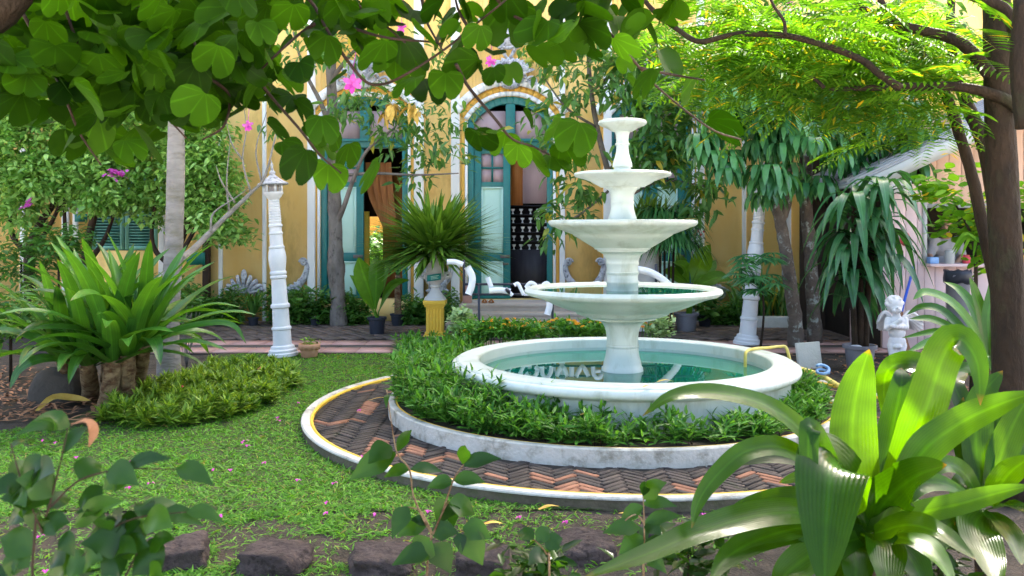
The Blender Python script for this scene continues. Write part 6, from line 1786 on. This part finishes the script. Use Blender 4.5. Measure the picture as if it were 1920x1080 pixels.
sapling('sapling', 'slim leafy sapling in the middle foreground before the kerb', Ysp, [[(975, 1080), (985, 1030), (1005, 985), (1015, 960)], [(985, 1030), (960, 990), (920, 965)], [(960, 990), (875, 900), (770, 880), (765, 870)], [(770, 880), (772, 840), (740, 800), (735, 770), (725, 730)], [(1000, 1000), (1020, 930), (1035, 880)]] if False else
        [[(800, 1090), (808, 1010), (800, 985)], [(810, 1000), (790, 960), (765, 950)], [(800, 985), (775, 930), (768, 880), (745, 850), (735, 800), (725, 730)], [(808, 1010), (830, 960), (842, 940)], [(830, 960), (850, 900), (870, 870)]],
        [(735, 838, 690, 870, 50), (742, 850, 655, 900, 52), (745, 846, 772, 806, 22), (770, 880, 830, 885, 24), (768, 880, 720, 895, 26), (726, 740, 724, 765, 12), (842, 940, 820, 985, 46), (842, 945, 890, 965, 46), (850, 900, 910, 905, 30), (868, 872, 940, 860, 30), (868, 870, 872, 835, 26), (850, 905, 800, 915, 30), (765, 950, 735, 1010, 36), (800, 985, 745, 1005, 36), (808, 1010, 780, 1060, 56), (812, 1020, 845, 1075, 50), (808, 1000, 860, 1000, 40), (842, 945, 850, 990, 36), (870, 1000, 905, 1060, 54), (868, 990, 920, 1010, 44), (800, 985, 770, 975, 20), (810, 1030, 735, 1060, 40), (860, 1000, 865, 1040, 26)], 1)
sapling('sapling', 'thin small-leaved sapling in the foreground left of the long strap leaves', 2.2, [[(1206, 1085), (1208, 1000), (1206, 930)], [(1208, 980), (1190, 965), (1160, 985)]],
        [(1206, 935, 1250, 905, 36), (1206, 945, 1270, 950, 26), (1206, 950, 1160, 985, 30), (1208, 985, 1240, 1005, 34), (1208, 980, 1280, 968, 26), (1200, 990, 1130, 1000, 34), (1208, 1010, 1160, 1040, 40), (1208, 1020, 1270, 1045, 42), (1208, 1040, 1250, 1075, 30), (1206, 930, 1212, 905, 20)], 1)
sapling('sapling', 'low blurred sprig at the bottom edge between the two saplings', 2.0, [[(1030, 1090), (1025, 1040), (1000, 1010)]],
        [(1025, 1040, 990, 1060, 36), (1025, 1030, 1055, 1010, 36), (1005, 1015, 1040, 1000, 30), (1000, 1012, 970, 1000, 30), (1010, 1020, 1030, 990, 30)], 1)
sapling('sapling', 'blurred leafy sprig in the left foreground corner', 1.25, [[(60, 1090), (90, 960), (115, 860), (130, 790)], [(95, 950), (150, 900), (230, 880), (330, 880)], [(80, 1000), (40, 900), (20, 830)], [(110, 1090), (200, 1000), (260, 970), (350, 960)], [(230, 1090), (255, 1040), (270, 1000)]],
        [(120, 850, 165, 800, 34), (130, 800, 60, 790, 40), (130, 795, 30, 815, 36), (100, 930, 30, 900, 60), (95, 940, 0, 935, 60), (150, 900, 190, 870, 60), (200, 885, 260, 910, 50), (230, 880, 320, 860, 30), (330, 880, 400, 910, 40), (260, 970, 340, 950, 50), (300, 965, 380, 985, 36), (200, 1000, 160, 960, 60), (210, 1000, 270, 1040, 80), (240, 1050, 190, 1080, 80), (255, 1040, 300, 1080, 80), (250, 1030, 150, 1020, 60), (60, 1040, 0, 1010, 60), (80, 1000, 130, 980, 50), (150, 1060, 90, 1080, 60), (350, 960, 420, 980, 30), (140, 985, 230, 940, 50), (20, 840, 70, 830, 30)] + [(x, y, x + random.uniform(-70, 70), y + random.uniform(-35, 40), random.uniform(34, 64)) for x, y in [(random.uniform(-10, 290), random.uniform(880, 1085)) for _ in range(34)]], 1)
# small fluffy yellow seed head on the corner sprig
mb = MB()
c = P(172, 806, 1.3); c2 = P(165, 830, 1.3)
mb = MB(); mb.ribbon([P(133, 796, 1.25), P(160, 790, 1.27), P(176, 808, 1.28), P(166, 838, 1.28)], .008, 10, prof=[.1, .3, .9, 1, .7, .1], twist=.8); tag(mb.build('withered_leaf', 'brown_litter'), 'withered yellow-brown leaf hanging on the left corner sprig', 'leaf')

# ---------------------------------------------------------------- bauhinia overhead
bx = Vector((-1.55, 2.1, 0))
t = thing('bauhinia_tree', 'overhanging tree with dark two-lobed leaves filling the top left', 'tree', tuple(bx))
branch(t, [bx, Vector((-1.52, 2.1, 1.0)), Vector((-1.42, 2.12, 1.8)), Vector((-1.27, 2.15, 2.02)), Vector((-1.0, 2.2, 2.3)), Vector((-.4, 2.3, 2.5))], [.09, .08, .065, .05, .04, .03], 'bark_brown', 12, 30, 'trunk', .05)
branch(t, [Vector((-.4, 2.3, 2.5)), Vector((.2, 2.35, 2.4)), Vector((.7, 2.4, 2.3))], [.03, .012], 'bark_dark', 8, 14)
YB = 2.35
twigs = [[(560, -20), (590, 12), (625, 75), (680, 148), (715, 158), (760, 140), (830, 95), (880, 55), (930, 15), (960, -10)], [(598, 22), (650, 48), (720, 70), (800, 78), (830, 82)], [(478, 125), (500, 170), (560, 240), (600, 290), (640, 325)], [(590, 45), (560, 65), (520, 100), (480, 140)], [(925, -10), (960, 28), (1035, 57), (1085, 62), (1130, 60)], [(1105, -20), (1120, 35), (1160, 80), (1200, 128), (1240, 170), (1330, 240), (1390, 262)],
         [(855, 120), (880, 165), (930, 225), (960, 260), (1000, 275), (1030, 290)], [(350, -10), (360, 60), (375, 110), (400, 150)], [(200, -10), (215, 60), (260, 110), (290, 190), (350, 260)], [(250, -10), (300, 70), (330, 120)], [(40, 20), (90, 110), (125, 190), (150, 250), (190, 310)], [(110, -20), (150, 90), (190, 150)], [(400, 150), (430, 180), (420, 235), (380, 262)], [(640, -10), (700, 30), (760, 80)], [(790, -10), (800, 40), (830, 95)], [(880, 55), (860, 20), (850, -20)], [(1200, 128), (1260, 140), (1320, 150)]]
for tw in twigs: branch(t, [P(x, y, YB + .05 * math.sin(i * 2.1)) for i, (x, y) in enumerate(tw)], [.0055, .0025], 'bark_dark', 5, len(tw) * 5, 'twig', .03)
def bauhinia_leaf(cup=.16, bend=.10):
    """two rounded lobes joined along a folded midrib, attached at the base"""
    n = 9
    half = [(.0, .0)]
    for i in range(n + 1):
        a = -2.15 + i * (3.6 / n)
        half.append((.50 + .50 * math.sin(a) * 1.0 + .06, .30 + .27 * math.cos(a)))
    v = [(0, 0, 0), (.28, 0, -.015), (.50, 0, -.03), (.66, 0, -.045)]
    f = []
    prof_ = [(.0, .0), (-.05, .16), (-.02, .32), (.09, .45), (.26, .54), (.46, .57), (.68, .54), (.86, .45), (.98, .33), (1.0, .20), (.90, .07), (.66, 0)]
    for s in (1, -1):
        o = len(v)
        for x, y in prof_[1:-1]: v.append((x, s * y, cup * y + (.05 * math.sin(9 * x) if s > 0 else .04 * math.sin(7 * x + 1)) * y - bend * max(0, x - .3) ** 1.5))
        m_ = len(prof_) - 2
        ids = [0] + [o + i for i in range(m_)] + [3]
        inner = [0, 1, 2, 3]
        # strips between outline and midrib
        near = lambda i: 0 if i < 3 else (1 if i < 5 else (2 if i < 7 else 3))
        for i in range(len(ids) - 1):
            a, b_ = inner[near(i)], inner[near(i + 1)]
            if a == b_:
                tri = (a, ids[i], ids[i + 1]); 
                if len(set(tri)) == 3: f.append(tri if s < 0 else tri[::-1])
            else:
                q_ = [a, ids[i], ids[i + 1], b_]
                q_ = list(dict.fromkeys(q_))
                if len(q_) >= 3: f.append(tuple(q_) if s < 0 else tuple(q_[::-1]))
    return v, f
BAU = bauhinia_leaf()
bau_me = []
def bau(cx, cy, w, Y=None, tilt=None, az=None):
    global bau_me
    Y = Y or random.uniform(2.15, 2.65)
    L = w * Y / F * .86
    az = random.uniform(0, 6.28) if az is None else az
    tilt = random.uniform(-1.05, -.35) if tilt is None else tilt
    if len(bau_me) < 5:
        mb = MB(); mb.add(*bauhinia_leaf((.16, .42, -.12, .28, .05)[len(bau_me)], (.10, .35, .2, -.1, .5)[len(bau_me)])); o = mb.build('leaf', 'leaf_bauhinia'); bau_me.append(o.data); o.parent = t
    else:
        o = bpy.data.objects.new('leaf', random.choice(bau_me)); COL.objects.link(o); o.parent = t
    rot = Matrix.Rotation(az, 3, 'Z') @ Matrix.Rotation(-tilt, 3, 'Y') @ Matrix.Rotation(random.uniform(-.6, .6), 3, 'X')
    c = P(cx, cy, Y) - rot @ Vector((.45 * L, 0, 0))
    o.matrix_local = Matrix.Translation(c - t.location) @ rot.to_4x4() @ Matrix.Scale(L, 4)
BL_ = [(545, 30, 75), (520, 65, 70), (508, 110, 60), (580, 97, 66), (610, 85, 70), (655, 70, 80), (565, 130, 60), (540, 155, 60), (555, 145, 55), (690, 30, 75), (707, 100, 84), (685, 90, 60), (770, 95, 90), (760, 130, 80), (800, 70, 90), (835, 50, 90), (770, 30, 75), (870, 80, 80), (895, 70, 60), (870, 130, 84), (800, 160, 84), (835, 158, 70), (765, 155, 70), (632, 148, 52), (605, 238, 66), (540, 190, 68), (510, 195, 50), (565, 205, 52), (520, 245, 64), (540, 272, 54), (590, 245, 58), (618, 256, 56), (560, 305, 76), (605, 275, 60), (650, 290, 66), (615, 330, 74), (690, 325, 78), (500, 170, 50), (928, 142, 50), (925, 100, 50), (640, 20, 70), (600, 10, 60), (730, 15, 70), (820, 15, 70), (880, 25, 70), (480, 30, 80), (470, 90, 70), (490, 60, 60),
       (955, 35, 105), (1010, 62, 90), (990, 30, 80), (1065, 62, 84), (1105, 65, 84), (1160, 46, 84), (1100, 15, 90), (1060, 20, 80), (950, 15, 80), (915, 60, 60), (1210, 150, 74), (1195, 170, 84), (1080, 250, 84), (1040, 245, 70), (1000, 295, 90), (970, 290, 60), (1065, 285, 72), (1045, 300, 60), (990, 222, 42), (895, 250, 36), (930, 248, 38), (900, 264, 70), (945, 265, 66), (1170, 90, 70), (1280, 125, 70), (1360, 235, 84), (1300, 160, 80), (1250, 10, 80), (1180, 10, 70)]
for cx, cy, w in BL_: bau(cx, cy, w)
nb = len(BL_)
while nb < 298:
    px = random.uniform(-20, 500); py = random.uniform(-20, 350)
    lim = np.interp(px, [-20, 60, 140, 200, 280, 340, 420, 500], [250, 230, 270, 330, 300, 260, 240, 200])
    if py > lim * random.uniform(.72, 1.0): continue
    bau(px, py, random.uniform(58, 96), random.uniform(2.0, 2.9)); nb += 1
# remaining crown above and behind, joined
mb = MB()
n = 420
pos = np.stack([rng.uniform(-2.2, .9, n), rng.uniform(1.6, 3.3, n), rng.uniform(2.25, 3.1, n)], 1)
keep = [i for i in range(n) if (HZ - (pos[i, 2] - EYE) / pos[i, 1] * F) < -25]
pos = pos[keep]; mb.scatter(BAU, mats_from(pos, rdirs(len(pos), (-.9, .0)), rng.normal(0, .4, len(pos)), rng.uniform(.09, .14, len(pos))))
ex = [(random.uniform(-10, 1240), abs(random.gauss(0, 55)) - 10) for _ in range(130)] + [(random.uniform(0, 470), random.uniform(20, 260)) for _ in range(40)]
pos = np.array([tuple(P(x, y, random.uniform(2.2, 3.2))) for x, y in ex]); mb.scatter(bauhinia_leaf(.3, .2), mats_from(pos, rdirs(len(pos), (-1.1, -.2)), rng.normal(0, .5, len(pos)), rng.uniform(.06, .10, len(pos))))
mb.build('leaf', 'leaf_bauhinia', t, kind='stuff')
# magenta blossoms hanging among the leaves
for i, (px, py, lab) in enumerate(((661, 157, 'magenta blossom hanging over the left door arch'), (920, 115, 'magenta blossom left of the grey keystone ornament'), (752, 52, 'magenta blossom under the leaves near the top middle'), (465, 236, 'small magenta blossom before the yellow wall on the left'), (1480, 8, 'small pink blossom at the very top right of middle'))):
    c = np.array(P(px, py, 7.5 if i else 6.5)); mb = MB()
    for j in range(6):
        a = j * 1.05 + random.random(); d = np.array((math.cos(a), .3 * math.sin(a * 2), math.sin(a))); s = (.075 if i == 0 else .05)
        mb.ribbon([c, c + d * s * .5 + (0, -.01, 0), c + d * s], s * .3, 5, nrm=(0, -1, 0), prof=[.2, 1, 1, .3])
    mb.tube([c, c + (.01, 0, .15), c + (.03, .02, .4), c + (.1, .1, 2.2)], .003, 4, 10)
    tag(mb.build('blossom', 'bougain'), lab, 'flower')
# ---------------------------------------------------------------- fallen magenta petals on the lawn
for (px, py) in ((78, 828), (102, 832), (22, 880), (75, 1008), (143, 860), (243, 868), (270, 865), (398, 883), (282, 908), (242, 917), (412, 970), (432, 884), (452, 832), (463, 838), (460, 828), (520, 785), (523, 790), (558, 757), (557, 903), (626, 908), (610, 945), (613, 965), (704, 967), (497, 870), (802, 962), (975, 973), (1062, 982), (680, 858), (1320, 968), (675, 771), (85, 1075), (1035, 1072)):
    z = .03 if py != 858 and py != 771 else .12
    c = G(px, py, z); mb = MB(); a = random.uniform(0, 6.28)
    for s in range(2):
        d = np.array((math.cos(a + 2 * s), math.sin(a + 2 * s), 0)); L = .019 + .004 * c.y / 5
        mb.ribbon([np.array(c), np.array(c) + d * L * .5 + (0, 0, .012), np.array(c) + d * L + (0, 0, .004)], .008, 5, nrm=(0, 0, 1), prof=[.3, 1, .9, .2])
    tag(mb.build('fallen_petal', 'magenta'), 'small magenta petal fallen on the lawn', 'petal', 'fallen magenta petals')
print('TRIS', sum(len(o.data.polygons) for o in bpy.data.objects if o.type == 'MESH'), 'OBJ', len(bpy.data.objects))
